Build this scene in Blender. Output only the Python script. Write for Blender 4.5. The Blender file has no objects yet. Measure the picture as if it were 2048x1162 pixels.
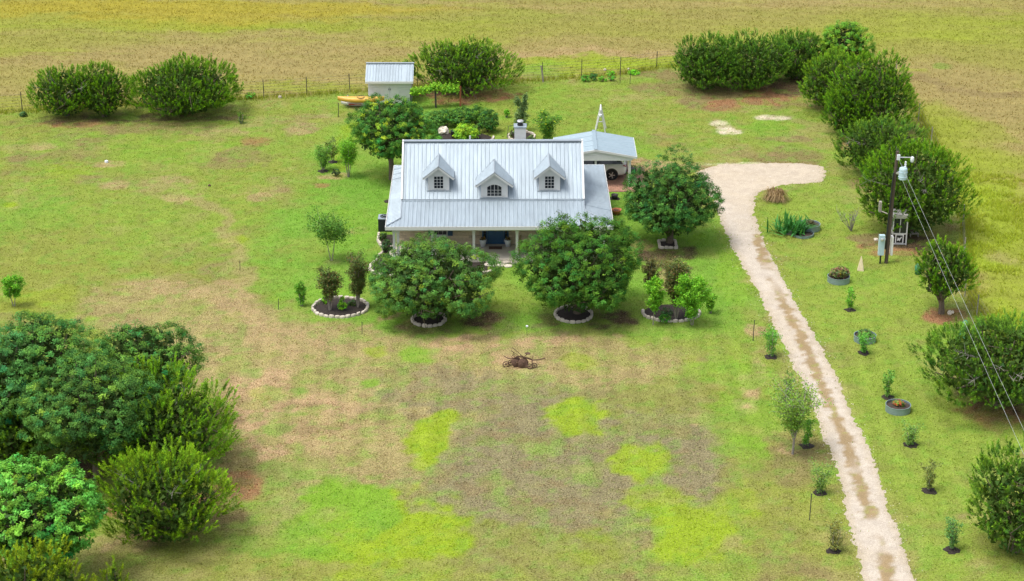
import bpy, math, random
import numpy as np
from mathutils import Vector, Matrix

random.seed(7)
rng = np.random.default_rng(7)
scene = bpy.context.scene
C = scene.collection
R = math.radians

# ------------------------------------------------------------------ camera
CAM_H, PITCH, LENS = 42.0, R(22.5), 70.0
cam_data = bpy.data.cameras.new('camera')
cam_data.lens = LENS; cam_data.sensor_width = 36.0; cam_data.sensor_fit = 'HORIZONTAL'
cam_data.clip_start = 0.5; cam_data.clip_end = 6000
cam = bpy.data.objects.new('camera', cam_data); C.objects.link(cam)
cam.location = (0, 0, CAM_H); cam.rotation_euler = (math.pi/2 - PITCH, 0, 0)
scene.camera = cam

# ------------------------------------------------------------------ sky, sun, exposure
SUN_EL, SUN_AZ = R(68), R(-112)
world = bpy.data.worlds.new('World'); scene.world = world; world.use_nodes = True
wn = world.node_tree.nodes; wl = world.node_tree.links
for n in list(wn): wn.remove(n)
sky = wn.new('ShaderNodeTexSky'); sky.sky_type = 'NISHITA'; sky.sun_disc = False
sky.sun_elevation = SUN_EL; sky.sun_rotation = SUN_AZ
sky.air_density = 1.0; sky.dust_density = 4.0; sky.ozone_density = 1.0
hs = wn.new('ShaderNodeHueSaturation'); hs.inputs['Saturation'].default_value = 0.42
bg = wn.new('ShaderNodeBackground'); bg.inputs['Strength'].default_value = 0.15
wo = wn.new('ShaderNodeOutputWorld')
wl.new(sky.outputs[0], hs.inputs['Color']); wl.new(hs.outputs[0], bg.inputs[0]); wl.new(bg.outputs[0], wo.inputs[0])
sd = bpy.data.lights.new('sun', 'SUN'); sd.energy = 1.5; sd.angle = R(20); sd.color = (1.0, 0.955, 0.88)
sun = bpy.data.objects.new('sun', sd); C.objects.link(sun)
S = Vector((math.sin(SUN_AZ)*math.cos(SUN_EL), math.cos(SUN_AZ)*math.cos(SUN_EL), math.sin(SUN_EL)))
sun.rotation_euler = (-S).to_track_quat('-Z', 'Y').to_euler(); sun.location = S*200
vs = scene.view_settings
vs.view_transform = 'Standard'; vs.look = 'None'; vs.gamma = 1.0; vs.use_curve_mapping = False
vs.exposure = 0.80
scene.cycles.use_denoising = True; scene.cycles.denoiser = 'OPENIMAGEDENOISE'; scene.cycles.denoising_input_passes = 'RGB_ALBEDO_NORMAL'; scene.cycles.denoising_prefilter = 'NONE'; scene.cycles.use_adaptive_sampling = False
scene.cycles.max_bounces = 6; scene.cycles.diffuse_bounces = 3; scene.cycles.transmission_bounces = 4
scene.cycles.transparent_max_bounces = 4; scene.cycles.caustics_reflective = False; scene.cycles.caustics_refractive = False

# ------------------------------------------------------------------ ground coordinates
F = LENS/36.0*2048
cp, sp = math.cos(PITCH), math.sin(PITCH)
def G(px, py, z=0.0):
    """survey: picture point -> place on the level at height z (metres)"""
    a = (px-1024)/F; b = (581-py)/F
    t = (z-CAM_H)/(-sp+b*cp)
    return a*t, (cp+b*sp)*t
def proj(x, y, z):
    dz = z-CAM_H; f = y*cp-dz*sp; u = y*sp+dz*cp
    return 1024+F*x/f, 581-F*u/f
def ppm(y, z=0.0):
    return F/(y*cp-(z-CAM_H)*sp)
def height_at(x, y, py):
    b = (581-py)/F            # u = b*f -> y*sp+dz*cp = b*(y*cp-dz*sp)
    dz = (b*y*cp-y*sp)/(cp+b*sp)
    return CAM_H+dz

# ------------------------------------------------------------------ noise (numpy)
_T = rng.random((256, 256))
def vnoise(x, y, period, seed=0):
    an = .61+seed*1.73; ca, sa = math.cos(an), math.sin(an)      # lattices turned against each other: no grid shows
    x0, y0 = np.asarray(x)/period, np.asarray(y)/period
    x = x0*ca-y0*sa+seed*17.31+4000; y = x0*sa+y0*ca+seed*9.77+4000
    xi = np.floor(x).astype(int); yi = np.floor(y).astype(int)
    fx = x-xi; fy = y-yi
    fx = fx*fx*(3-2*fx); fy = fy*fy*(3-2*fy)
    g = lambda a, b: _T[a & 255, b & 255]
    return (g(xi, yi)*(1-fx)+g(xi+1, yi)*fx)*(1-fy)+(g(xi, yi+1)*(1-fx)+g(xi+1, yi+1)*fx)*fy
def fbm(x, y, period, seed=0, octaves=4):
    s = 0; a = 1; t = 0
    for o in range(octaves):
        s = s+a*vnoise(x, y, period/2**o, seed+o*3); t += a; a *= 0.55
    return s/t
def smooth(a, b, x):
    t = np.clip((x-a)/(b-a), 0, 1); return t*t*(3-2*t)

# ------------------------------------------------------------------ materials
MATS = {}
def mat(name, col=(.5, .5, .5), rough=.6, metal=0.0, spec=.5, var=0.0, vscale=8.0, bump=0.0, bscale=40.0, randvar=0.0, attr=None, streak=None):
    m = bpy.data.materials.new(name); m.use_nodes = True; MATS[name] = m
    nt = m.node_tree; N = nt.nodes; L = nt.links; b = N['Principled BSDF']
    b.inputs['Roughness'].default_value = rough; b.inputs['Metallic'].default_value = metal
    b.inputs['Specular IOR Level'].default_value = spec
    b.inputs['Base Color'].default_value = (*col, 1)
    src = None
    if attr:
        a = N.new('ShaderNodeAttribute'); a.attribute_name = attr; src = a.outputs['Color']
    tc = N.new('ShaderNodeTexCoord')
    if var > 0 or randvar > 0:
        f = None
        if var > 0:
            nz = N.new('ShaderNodeTexNoise'); nz.inputs['Scale'].default_value = vscale; nz.inputs['Detail'].default_value = 5
            nz.inputs['Roughness'].default_value = .65
            if streak:
                mp = N.new('ShaderNodeMapping'); mp.inputs['Scale'].default_value = streak
                L.new(tc.outputs['Object'], mp.inputs[0]); L.new(mp.outputs[0], nz.inputs['Vector'])
            else: L.new(tc.outputs['Object'], nz.inputs['Vector'])
            mr = N.new('ShaderNodeMapRange'); mr.inputs[1].default_value = .3; mr.inputs[2].default_value = .7
            mr.inputs[3].default_value = 1-var; mr.inputs[4].default_value = 1+var
            L.new(nz.outputs['Fac'], mr.inputs[0]); f = mr.outputs[0]
        if randvar > 0:
            oi = N.new('ShaderNodeObjectInfo'); m2 = N.new('ShaderNodeMapRange')
            m2.inputs[3].default_value = 1-randvar; m2.inputs[4].default_value = 1+randvar
            L.new(oi.outputs['Random'], m2.inputs[0])
            if f is None: f = m2.outputs[0]
            else:
                mm = N.new('ShaderNodeMath'); mm.operation = 'MULTIPLY'; L.new(f, mm.inputs[0]); L.new(m2.outputs[0], mm.inputs[1]); f = mm.outputs[0]
        vm = N.new('ShaderNodeVectorMath'); vm.operation = 'SCALE'
        vm.inputs[0].default_value = col
        if src: L.new(src, vm.inputs[0])
        L.new(f, vm.inputs['Scale']); src = vm.outputs[0]
    if src: L.new(src, b.inputs['Base Color'])
    if bump > 0:
        nb = N.new('ShaderNodeTexNoise'); nb.inputs['Scale'].default_value = bscale; nb.inputs['Detail'].default_value = 4
        L.new(tc.outputs['Object'], nb.inputs['Vector'])
        bp = N.new('ShaderNodeBump'); bp.inputs['Strength'].default_value = bump; bp.inputs['Distance'].default_value = .03
        L.new(nb.outputs['Fac'], bp.inputs['Height']); L.new(bp.outputs[0], b.inputs['Normal'])
    return m
def leaf_mat(name, trans=.28, rough=.55):
    m = bpy.data.materials.new(name); m.use_nodes = True; MATS[name] = m
    nt = m.node_tree; N = nt.nodes; L = nt.links; b = N['Principled BSDF']; out = N['Material Output']
    b.inputs['Roughness'].default_value = rough; b.inputs['Specular IOR Level'].default_value = .06
    a = N.new('ShaderNodeAttribute'); a.attribute_name = 'Col'
    L.new(a.outputs['Color'], b.inputs['Base Color'])
    tr = N.new('ShaderNodeBsdfTranslucent'); vm = N.new('ShaderNodeVectorMath'); vm.operation = 'MULTIPLY'
    vm.inputs[1].default_value = (1.5, 1.35, .8)
    L.new(a.outputs['Color'], vm.inputs[0]); L.new(vm.outputs[0], tr.inputs['Color'])
    mx = N.new('ShaderNodeMixShader'); mx.inputs[0].default_value = trans
    L.new(b.outputs[0], mx.inputs[1]); L.new(tr.outputs[0], mx.inputs[2]); L.new(mx.outputs[0], out.inputs['Surface'])
    return m

mat('white_paint', (.60, .60, .59), .45, var=.05, vscale=3)
mat('white_siding', (.60, .61, .60), .55, var=.05, vscale=2)
mat('galvanised', (.295, .355, .40), .48, metal=.25, var=.13, vscale=1.4, randvar=.05, streak=(3.0, .5, .5))
mat('galvanised_edge', (.30, .345, .385), .45, metal=.3, var=.06, vscale=2)
mat('blue_metal', (.255, .335, .385), .45, metal=.15, var=.05, vscale=1.5, randvar=.03)
mat('flashing', (.28, .31, .34), .5, metal=.4, var=.15)
mat('limestone', (.62, .51, .37), .85, var=.16, vscale=4, bump=.4, bscale=18, randvar=.22)
mat('mortar', (.56, .50, .41), .9, var=.1)
mat('edging_stone', (.50, .45, .375), .85, var=.2, vscale=9, bump=.5, bscale=22, randvar=.16)
mat('boulder', (.62, .56, .46), .85, var=.4, vscale=5, bump=.6, bscale=9)
mat('concrete', (.50, .45, .38), .85, var=.12, vscale=1.3, bump=.15)
mat('door_blue', (.025, .09, .20), .4, var=.08)
mat('shutter_blue', (.035, .085, .17), .5)
mat('glass_dark', (.018, .022, .028), .08, spec=.6)
mat('frosted_glass', (.10, .13, .16), .2)
mat('mulch', (.026, .018, .014), .95, var=.5, vscale=30, bump=1.0, bscale=45)
mat('soil', (.05, .035, .025), .95, var=.4, vscale=25, bump=.9, bscale=40)
mat('bark', (.13, .10, .075), .9, var=.35, vscale=14, bump=.6)
mat('bark_grey', (.26, .23, .20), .9, var=.3, vscale=14, bump=.5)
mat('dead_wood', (.24, .22, .20), .9, var=.25, vscale=10)
mat('pole_wood', (.085, .062, .045), .9, var=.35, vscale=6, bump=.5, streak=(6, 6, .6))
mat('rust', (.085, .045, .028), .85, var=.5, vscale=12, bump=.4)
mat('rust_post', (.32, .10, .05), .85, var=.3, vscale=6)
mat('dark_post', (.045, .042, .036), .8, var=.3)
mat('grey_post', (.28, .26, .22), .9, var=.3)
mat('steel_ring', (.24, .32, .34), .5, metal=.45, var=.14, vscale=5)
mat('transformer', (.42, .56, .62), .4, var=.06)
mat('black_plastic', (.012, .013, .016), .5)
mat('ac_black', (.02, .026, .034), .55, var=.2)
mat('ac_top', (.30, .36, .42), .5, metal=.3)
mat('car_paint', (.78, .77, .74), .22, spec=.6)
mat('tyre', (.014, .014, .015), .85)
mat('alloy', (.55, .55, .56), .3, metal=.6)
mat('tail_red', (.35, .012, .02), .2)
mat('bumper_dark', (.03, .03, .032), .6)
mat('kayak_yellow', (.58, .34, .05), .4, var=.08)
mat('hull_white', (.66, .65, .64), .5, var=.1, vscale=3)
mat('red_mark', (.38, .05, .04), .5)
mat('terracotta', (.48, .17, .07), .8, var=.15)
mat('pot_white', (.66, .70, .74), .35, var=.05)
mat('mat_brown', (.10, .055, .04), .95, var=.3, vscale=20)
mat('cone_sand', (.62, .52, .34), .8, var=.12)
mat('green_plastic', (.05, .20, .10), .5)
mat('wire', (.42, .44, .42), .5, metal=.4)
mat('fence_wire', (.10, .09, .08), .7)
mat('brick_pad', (.32, .17, .115), .9, var=.3, vscale=10, bump=.4, bscale=14, randvar=.18)
mat('brick_joint', (.24, .15, .11), .95, var=.25, vscale=9)
mat('gravel_stone', (.60, .53, .44), .9, randvar=.0, var=.3, vscale=3)
mat('wood_plank', (.40, .30, .20), .85, var=.3, vscale=8)
mat('booth_roof', (.50, .49, .46), .8, var=.5, vscale=9)
mat('sign_white', (.75, .75, .75), .6)
leaf_mat('leaf', .22); leaf_mat('needle', .14, .6); leaf_mat('blade', .35, .6)

# ------------------------------------------------------------------ object helpers
def link(o, parent=None):
    C.objects.link(o)
    if parent is not None: o.parent = parent
    return o
def tag(o, label=None, cat=None, group=None, kind=None):
    if label: o['label'] = label
    if cat: o['category'] = cat
    if group: o['group'] = group
    if kind: o['kind'] = kind
    return o
def thing(name, label, cat, loc=(0, 0, 0), rz=0.0, group=None):
    o = bpy.data.objects.new(name, None); C.objects.link(o); o.empty_display_size = .3
    o.location = loc; o.rotation_euler = (0, 0, rz)
    return tag(o, label, cat, group)

class MB:
    def __init__(s): s.v = []; s.f = []
    def box(s, x0, x1, y0, y1, z0, z1):
        n = len(s.v)
        s.v += [(x0, y0, z0), (x1, y0, z0), (x1, y1, z0), (x0, y1, z0), (x0, y0, z1), (x1, y0, z1), (x1, y1, z1), (x0, y1, z1)]
        s.f += [(n, n+3, n+2, n+1), (n+4, n+5, n+6, n+7), (n, n+1, n+5, n+4), (n+1, n+2, n+6, n+5), (n+2, n+3, n+7, n+6), (n+3, n, n+4, n+7)]
        return s
    def beam(s, a, b, w, h):
        a = Vector(a); b = Vector(b); d = (b-a).normalized()
        up = Vector((0, 0, 1)) if abs(d.z) < .95 else Vector((0, 1, 0))
        r = d.cross(up).normalized()*w/2; u = r.cross(d).normalized()*h/2; n = len(s.v)
        for p in (a, b): s.v += [tuple(p-r-u), tuple(p+r-u), tuple(p+r+u), tuple(p-r+u)]
        s.f += [(n, n+1, n+2, n+3), (n+7, n+6, n+5, n+4)]+[(n+i, n+4+i, n+4+(i+1) % 4, n+(i+1) % 4) for i in range(4)]
        return s
    def tube(s, pts, rad, n=6, cap=True):
        pts = [Vector(p) for p in pts]; k = len(pts)
        rad = rad if isinstance(rad, (list, tuple)) else [rad]*k
        b = len(s.v); prev = None
        for i, p in enumerate(pts):
            d = (pts[min(i+1, k-1)]-pts[max(i-1, 0)])
            d = d.normalized() if d.length > 1e-9 else Vector((0, 0, 1))
            if prev is None:
                up = Vector((0, 0, 1)) if abs(d.z) < .9 else Vector((1, 0, 0)); r = d.cross(up).normalized()
            else:
                r = (prev-d*prev.dot(d)); r = r.normalized() if r.length > 1e-6 else d.orthogonal().normalized()
            prev = r; u = d.cross(r)
            for j in range(n):
                a = 2*math.pi*j/n; s.v.append(tuple(p+(r*math.cos(a)+u*math.sin(a))*rad[i]))
        for i in range(k-1):
            for j in range(n): s.f.append((b+i*n+j, b+i*n+(j+1) % n, b+(i+1)*n+(j+1) % n, b+(i+1)*n+j))
        if cap: s.f.append(tuple(b+j for j in range(n))[::-1]); s.f.append(tuple(b+(k-1)*n+j for j in range(n)))
        return s
    def lathe(s, prof, n=16, c=(0, 0, 0), sx=1, sy=1, cap=True):
        b = len(s.v); k = len(prof)
        for r, z in prof:
            for j in range(n):
                a = 2*math.pi*j/n; s.v.append((c[0]+r*math.cos(a)*sx, c[1]+r*math.sin(a)*sy, c[2]+z))
        for i in range(k-1):
            for j in range(n): s.f.append((b+i*n+j, b+i*n+(j+1) % n, b+(i+1)*n+(j+1) % n, b+(i+1)*n+j))
        if cap: s.f.append(tuple(b+j for j in range(n))[::-1]); s.f.append(tuple(b+(k-1)*n+j for j in range(n)))
        return s
    def torus(s, c, R_, r, axis='y', n=16, m=6):
        b = len(s.v)
        for i in range(n):
            a = 2*math.pi*i/n
            for j in range(m):
                t = 2*math.pi*j/m; q = R_+r*math.cos(t); h = r*math.sin(t)
                p = {'y': (q*math.cos(a), h, q*math.sin(a)), 'z': (q*math.cos(a), q*math.sin(a), h), 'x': (h, q*math.cos(a), q*math.sin(a))}[axis]
                s.v.append((c[0]+p[0], c[1]+p[1], c[2]+p[2]))
        for i in range(n):
            for j in range(m): s.f.append((b+i*m+j, b+((i+1) % n)*m+j, b+((i+1) % n)*m+(j+1) % m, b+i*m+(j+1) % m))
        return s
    def poly_prism(s, pts, vec):
        """closed outline (3D points) pushed along vec"""
        b = len(s.v); k = len(pts); vec = Vector(vec)
        s.v += [tuple(p) for p in pts]; s.v += [tuple(Vector(p)+vec) for p in pts]
        s.f.append(tuple(range(b, b+k))[::-1]); s.f.append(tuple(range(b+k, b+2*k)))
        for i in range(k): s.f.append((b+i, b+(i+1) % k, b+k+(i+1) % k, b+k+i))
        return s
    def quad(s, *p):
        b = len(s.v); s.v += [tuple(q) for q in p]; s.f.append(tuple(range(b, b+len(p)))); return s
    def mesh(s, name):
        me = bpy.data.meshes.new(name); me.from_pydata(s.v, [], s.f); me.update()
        import bmesh
        bm = bmesh.new(); bm.from_mesh(me); bmesh.ops.recalc_face_normals(bm, faces=bm.faces); bm.to_mesh(me); bm.free()
        return me
    def build(s, name, m, parent=None, smooth=False):
        me = s.mesh(name); me.materials.append(MATS[m])
        if smooth: me.shade_smooth()
        return link(bpy.data.objects.new(name, me), parent)

def tri_mesh(name, V, Tn, col, m, parent=None):
    """V (n,3) points, Tn triangles (k,3), col (n,3)"""
    me = bpy.data.meshes.new(name); V = np.asarray(V, np.float32); Tn = np.asarray(Tn, np.int32)
    me.vertices.add(len(V)); me.vertices.foreach_set('co', V.ravel())
    k = Tn.shape[1]
    me.loops.add(Tn.size); me.loops.foreach_set('vertex_index', Tn.ravel())
    me.polygons.add(len(Tn)); me.polygons.foreach_set('loop_start', np.arange(0, Tn.size, k, dtype=np.int32))
    me.update(calc_edges=True)
    if col is not None:
        at = me.attributes.new('Col', 'FLOAT_COLOR', 'POINT')
        c4 = np.ones((len(V), 4), np.float32); c4[:, :3] = col; at.data.foreach_set('color', c4.ravel())
    me.materials.append(MATS[m])
    return link(bpy.data.objects.new(name, me), parent)
def copy_data(src, name, parent, loc, rot=(0, 0, 0), sc=(1, 1, 1)):
    o = bpy.data.objects.new(name, src); C.objects.link(o); o.parent = parent
    o.location = loc; o.rotation_euler = rot; o.scale = sc
    return o

# ================================================================== GROUND
PAL = dict(lawn=(.162, .224, .034), lush=(.114, .244, .028), bright=(.142, .258, .024), lime=(.192, .268, .018), olive=(.178, .192, .040),
           dry=(.238, .198, .086), grey=(.160, .140, .078), dirt=(.305, .214, .118), red=(.220, .110, .058), field=(.198, .182, .052),
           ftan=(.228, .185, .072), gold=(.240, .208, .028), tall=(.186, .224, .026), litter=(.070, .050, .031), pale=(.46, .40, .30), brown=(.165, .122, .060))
PAL = {k: np.array(v) for k, v in PAL.items()}

def world_ellipse(cx, cy, rx, ry):
    x, y = G(cx, cy); s = ppm(y)
    dep = math.atan2(CAM_H, y)
    return x, y, rx/s, ry/(s*math.sin(dep))
def poly_world(pts): return np.array([G(*p) for p in pts])
def poly_sd(P, x, y):
    """signed distance, negative inside"""
    d = np.full(x.shape, 1e9); inside = np.zeros(x.shape, bool); n = len(P)
    for i in range(n):
        ax, ay = P[i]; bx, by = P[(i+1) % n]
        ex, ey = bx-ax, by-ay; wx, wy = x-ax, y-ay
        t = np.clip((wx*ex+wy*ey)/(ex*ex+ey*ey+1e-12), 0, 1)
        d = np.minimum(d, (wx-ex*t)**2+(wy-ey*t)**2)
        c = ((ay > y) != (by > y)) & (x < (bx-ax)*(y-ay)/(by-ay+1e-12)+ax); inside ^= c
    d = np.sqrt(d); return np.where(inside, -d, d)
def line_d(P, x, y):
    d = np.full(x.shape, 1e9)
    for (ax, ay), (bx, by) in zip(P[:-1], P[1:]):
        ex, ey = bx-ax, by-ay; wx, wy = x-ax, y-ay
        t = np.clip((wx*ex+wy*ey)/(ex*ex+ey*ey+1e-12), 0, 1)
        d = np.minimum(d, (wx-ex*t)**2+(wy-ey*t)**2)
    return np.sqrt(d)

FENCE_PX = [(-120, 232), (45, 223), (300, 207), (528, 196), (614, 190), (700, 184), (760, 180), (835, 172), (1085, 160), (1163, 155), (1240, 149), (1313, 136), (1500, 122), (1690, 108)]
RIGHT_PX = [(1690, 108), (1790, 160), (1862, 290), (1925, 450), (1929, 595), (1953, 633), (2020, 740), (2120, 900)]
FENCE_W = [G(*p) for p in FENCE_PX]; RIGHT_W = [G(*p) for p in RIGHT_PX]
FIELD_POLY = np.array([(-2500, FENCE_W[0][1]-4)]+FENCE_W+RIGHT_W[1:]+[(RIGHT_W[-1][0]+60, RIGHT_W[-1][1]-60), (2500, -40), (2500, 3000), (-2500, 3000)])
YARD_POLY = poly_world([(705, 215), (655, 250), (610, 330), (560, 400), (505, 470), (482, 530), (510, 590), (575, 640), (690, 668), (860, 690), (1000, 680), (1200, 672), (1400, 668), (1500, 670), (1560, 660), (1500, 560), (1440, 440), (1400, 360), (1310, 330), (1290, 280), (1270, 215), (1100, 175), (900, 190)])
RLAWN_POLY = poly_world([(1510, 390), (1660, 360), (1700, 430), (1860, 520), (1900, 640), (1860, 700), (1850, 800), (2048, 860), (1960, 960), (1950, 1200), (1830, 1200), (1700, 800), (1560, 545)])
DRIVE_POLY = poly_world([(1395, 345), (1440, 330), (1540, 326), (1612, 327), (1648, 333), (1652, 350), (1642, 365), (1560, 371), (1518, 384), (1508, 400), (1508, 430), (1530, 490), (1560, 545), (1612, 640), (1668, 742), (1722, 860), (1765, 970), (1800, 1070), (1838, 1200), (1990, 1900), (1850, 1900), (1732, 1200), (1717, 1120), (1693, 1030), (1667, 920), (1620, 800), (1568, 690), (1511, 580), (1462, 490), (1442, 440), (1430, 400), (1405, 375)])
STRIP_W = [G(*p) for p in [(1513, 470), (1530, 525), (1560, 590), (1590, 650), (1622, 722), (1655, 800), (1690, 870), (1706, 925), (1722, 975), (1740, 1025), (1770, 1120), (1795, 1240)]]

# patches: (px, py, rx, ry, colour, strength)
BLOBS = [
 # the worn paddock in front
 (1000, 900, 470, 250, 'grey', .55), (780, 780, 330, 130, 'dry', .75), (700, 850, 210, 170, 'dry', .55), (1000, 780, 330, 70, 'grey', .5), (560, 720, 210, 90, 'dry', .8), (480, 660, 160, 60, 'dry', .6),
 (1250, 860, 260, 140, 'grey', .45), (1330, 760, 260, 80, 'olive', .55), (1140, 720, 330, 45, 'dry', .6), (1000, 960, 90, 170, 'grey', .6),
 (1365, 920, 90, 75, 'grey', .75), (1200, 1000, 170, 60, 'grey', .4), (1480, 900, 60, 160, 'olive', .5), (900, 1110, 400, 80, 'olive', .6), (560, 1120, 250, 60, 'olive', .5),
 # bare soil
 (520, 760, 70, 24, 'dirt', .75), (600, 805, 90, 26, 'dirt', .7), (505, 835, 60, 45, 'dirt', .95), (545, 885, 46, 44, 'dirt', .9), (480, 800, 40, 24, 'dirt', .8), (465, 985, 50, 36, 'red', .6), (430, 1020, 60, 30, 'brown', .5),
 (930, 690, 85, 17, 'dirt', .7), (1100, 685, 70, 14, 'dirt', .5), (1040, 735, 60, 15, 'dirt', .75), (975, 722, 40, 12, 'dirt', .35), (1500, 770, 22, 30, 'dirt', .5), (1490, 812, 22, 14, 'dirt', .8), (1400, 838, 26, 14, 'dirt', .4), (1510, 660, 22, 13, 'dirt', .6), (1520, 740, 14, 30, 'dirt', .45),
 (690, 830, 60, 30, 'dirt', .3), (640, 870, 50, 40, 'dirt', .35),
 # lime patches
 (860, 880, 52, 46, 'lime', 1), (892, 840, 36, 18, 'lime', .9), (840, 928, 34, 16, 'lime', .7), (760, 1040, 165, 75, 'lime', 1), (690, 1010, 95, 55, 'bright', 1), (860, 1060, 75, 60, 'lime', .9), (800, 1130, 130, 40, 'lime', .5),
 (640, 1060, 90, 60, 'bright', .55), (600, 1090, 70, 40, 'bright', .5), (1155, 825, 68, 38, 'lime', .9), (1275, 920, 60, 44, 'lime', .9), (1300, 1000, 90, 44, 'lime', .65), (1390, 1060, 100, 66, 'lime', .95), (1470, 1005, 55, 34, 'lime', .6), (1180, 1090, 90, 40, 'lime', .3),
 (830, 710, 52, 20, 'bright', .8), (750, 703, 32, 12, 'lime', .6), (740, 767, 22, 11, 'bright', .7), (1160, 718, 36, 17, 'lime', .6), (1460, 750, 90, 34, 'bright', .6), (1500, 850, 80, 60, 'bright', .55), (1480, 895, 60, 40, 'bright', .5),
 (555, 860, 36, 14, 'lush', .5), (530, 785, 36, 14, 'lime', .45), (600, 780, 20, 8, 'lush', .7), (500, 745, 30, 14, 'lush', .55), (560, 950, 60, 30, 'lush', .45), (530, 1090, 80, 30, 'lush', .4), (620, 935, 40, 26, 'bright', .35),
 # left lawn
 (240, 440, 330, 200, 'lawn', .5), (70, 600, 70, 26, 'lime', .9), (110, 585, 50, 20, 'lime', .7), (200, 570, 240, 70, 'olive', .6), (330, 610, 180, 50, 'dry', .55), (60, 500, 110, 60, 'olive', .5), (150, 340, 60, 20, 'lime', .5), (380, 300, 90, 26, 'bright', .55), (280, 305, 60, 20, 'bright', .45), (470, 480, 30, 12, 'lime', .8), (250, 520, 60, 16, 'bright', .3), (300, 560, 70, 10, 'dry', .35),
 (470, 316, 60, 19, 'brown', .8), (510, 283, 34, 12, 'red', .7), (440, 330, 50, 12, 'brown', .5), (225, 330, 38, 8, 'dirt', .7), (180, 357, 36, 10, 'brown', .5), (237, 369, 38, 9, 'dirt', .45), (330, 370, 60, 14, 'dry', .6), (360, 392, 34, 10, 'dirt', .5), (520, 392, 30, 10, 'dirt', .4), (370, 380, 40, 10, 'bright', .5),
 (90, 295, 30, 7, 'dirt', .45), (430, 262, 70, 10, 'dry', .7), (300, 258, 130, 12, 'brown', .55), (150, 250, 80, 10, 'red', .5), (600, 258, 36, 13, 'dry', .75), (645, 231, 22, 6, 'dry', .6), (640, 370, 17, 5, 'red', .7), (715, 462, 26, 7, 'dry', .7), (555, 380, 20, 6, 'dry', .5),
 (350, 300, 250, 60, 'lawn', .35), (60, 420, 90, 50, 'lush', .35), (20, 410, 16, 7, 'lime', .8), (550, 560, 40, 40, 'olive', .4), (600, 500, 60, 20, 'olive', .35), (665, 525, 18, 6, 'dry', .5), (670, 350, 36, 7, 'dirt', .35),
 # yard behind and right
 (1180, 240, 170, 60, 'lawn', .6), (1060, 250, 60, 30, 'olive', .3), (1230, 230, 120, 40, 'olive', .35), (1350, 296, 48, 13, 'brown', .95), (1330, 289, 26, 7, 'red', .45), (1340, 300, 80, 26, 'bright', .5), (1450, 258, 20, 11, 'pale', .9), (1440, 247, 22, 6, 'pale', .6), (1465, 265, 18, 5, 'pale', .8), (1550, 237, 38, 6, 'pale', .7), (1440, 210, 36, 16, 'red', .6), (1520, 205, 44, 12, 'red', .6), (1555, 180, 60, 20, 'red', .65), (1580, 170, 50, 20, 'litter', .55), (1690, 285, 22, 12, 'red', .4), (1580, 276, 60, 7, 'brown', .4), (1500, 250, 70, 16, 'bright', .35), (1540, 260, 60, 14, 'lush', .3),
 (1420, 333, 180, 8, 'dirt', .5), (1480, 328, 60, 4, 'pale', .7), (1300, 330, 60, 12, 'dirt', .8),
 (940, 190, 90, 16, 'red', .7), (900, 178, 70, 12, 'litter', .5), (1010, 215, 40, 14, 'olive', .5), (720, 205, 40, 12, 'dry', .5),
 (150, 240, 100, 10, 'litter', .5), (365, 238, 110, 10, 'litter', .5),
 # under and beside trees
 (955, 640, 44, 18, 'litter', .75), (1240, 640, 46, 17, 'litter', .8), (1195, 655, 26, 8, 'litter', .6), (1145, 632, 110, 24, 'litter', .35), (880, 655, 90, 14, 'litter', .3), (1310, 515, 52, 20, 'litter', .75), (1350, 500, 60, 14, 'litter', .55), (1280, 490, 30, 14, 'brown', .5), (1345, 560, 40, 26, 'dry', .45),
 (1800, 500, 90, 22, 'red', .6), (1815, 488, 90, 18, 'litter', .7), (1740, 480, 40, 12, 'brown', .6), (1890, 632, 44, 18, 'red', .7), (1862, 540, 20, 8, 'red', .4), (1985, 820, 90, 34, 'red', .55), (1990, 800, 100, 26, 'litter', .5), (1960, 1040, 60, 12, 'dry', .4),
 (330, 1010, 130, 30, 'red', .4), (130, 950, 70, 30, 'litter', .8), (250, 1090, 70, 20, 'dirt', .4), (300, 860, 160, 60, 'litter', .6), (100, 780, 120, 90, 'litter', .5), (1578, 905, 26, 8, 'dirt', .5), (1545, 880, 20, 10, 'brown', .3), (855, 400, 60, 16, 'lush', .3),
 (1715, 430, 120, 60, 'lawn', .3), (1760, 720, 60, 120, 'lawn', .5), (1640, 470, 30, 10, 'bright', .35), (1900, 900, 110, 90, 'lawn', .35), (1700, 560, 60, 30, 'lush', .3),
 (1470, 560, 34, 60, 'bright', .6), (1400, 480, 26, 14, 'bright', .6), (1390, 700, 110, 22, 'lawn', .4), (700, 520, 50, 100, 'lush', .5), (640, 610, 90, 40, 'bright', .5), (720, 400, 60, 60, 'lush', .55), (700, 450, 60, 40, 'bright', .4), (760, 380, 50, 14, 'lush', .5), (600, 440, 50, 40, 'lush', .4), (690, 290, 30, 50, 'lime', .45), (640, 210, 60, 16, 'lawn', .4)]
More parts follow.
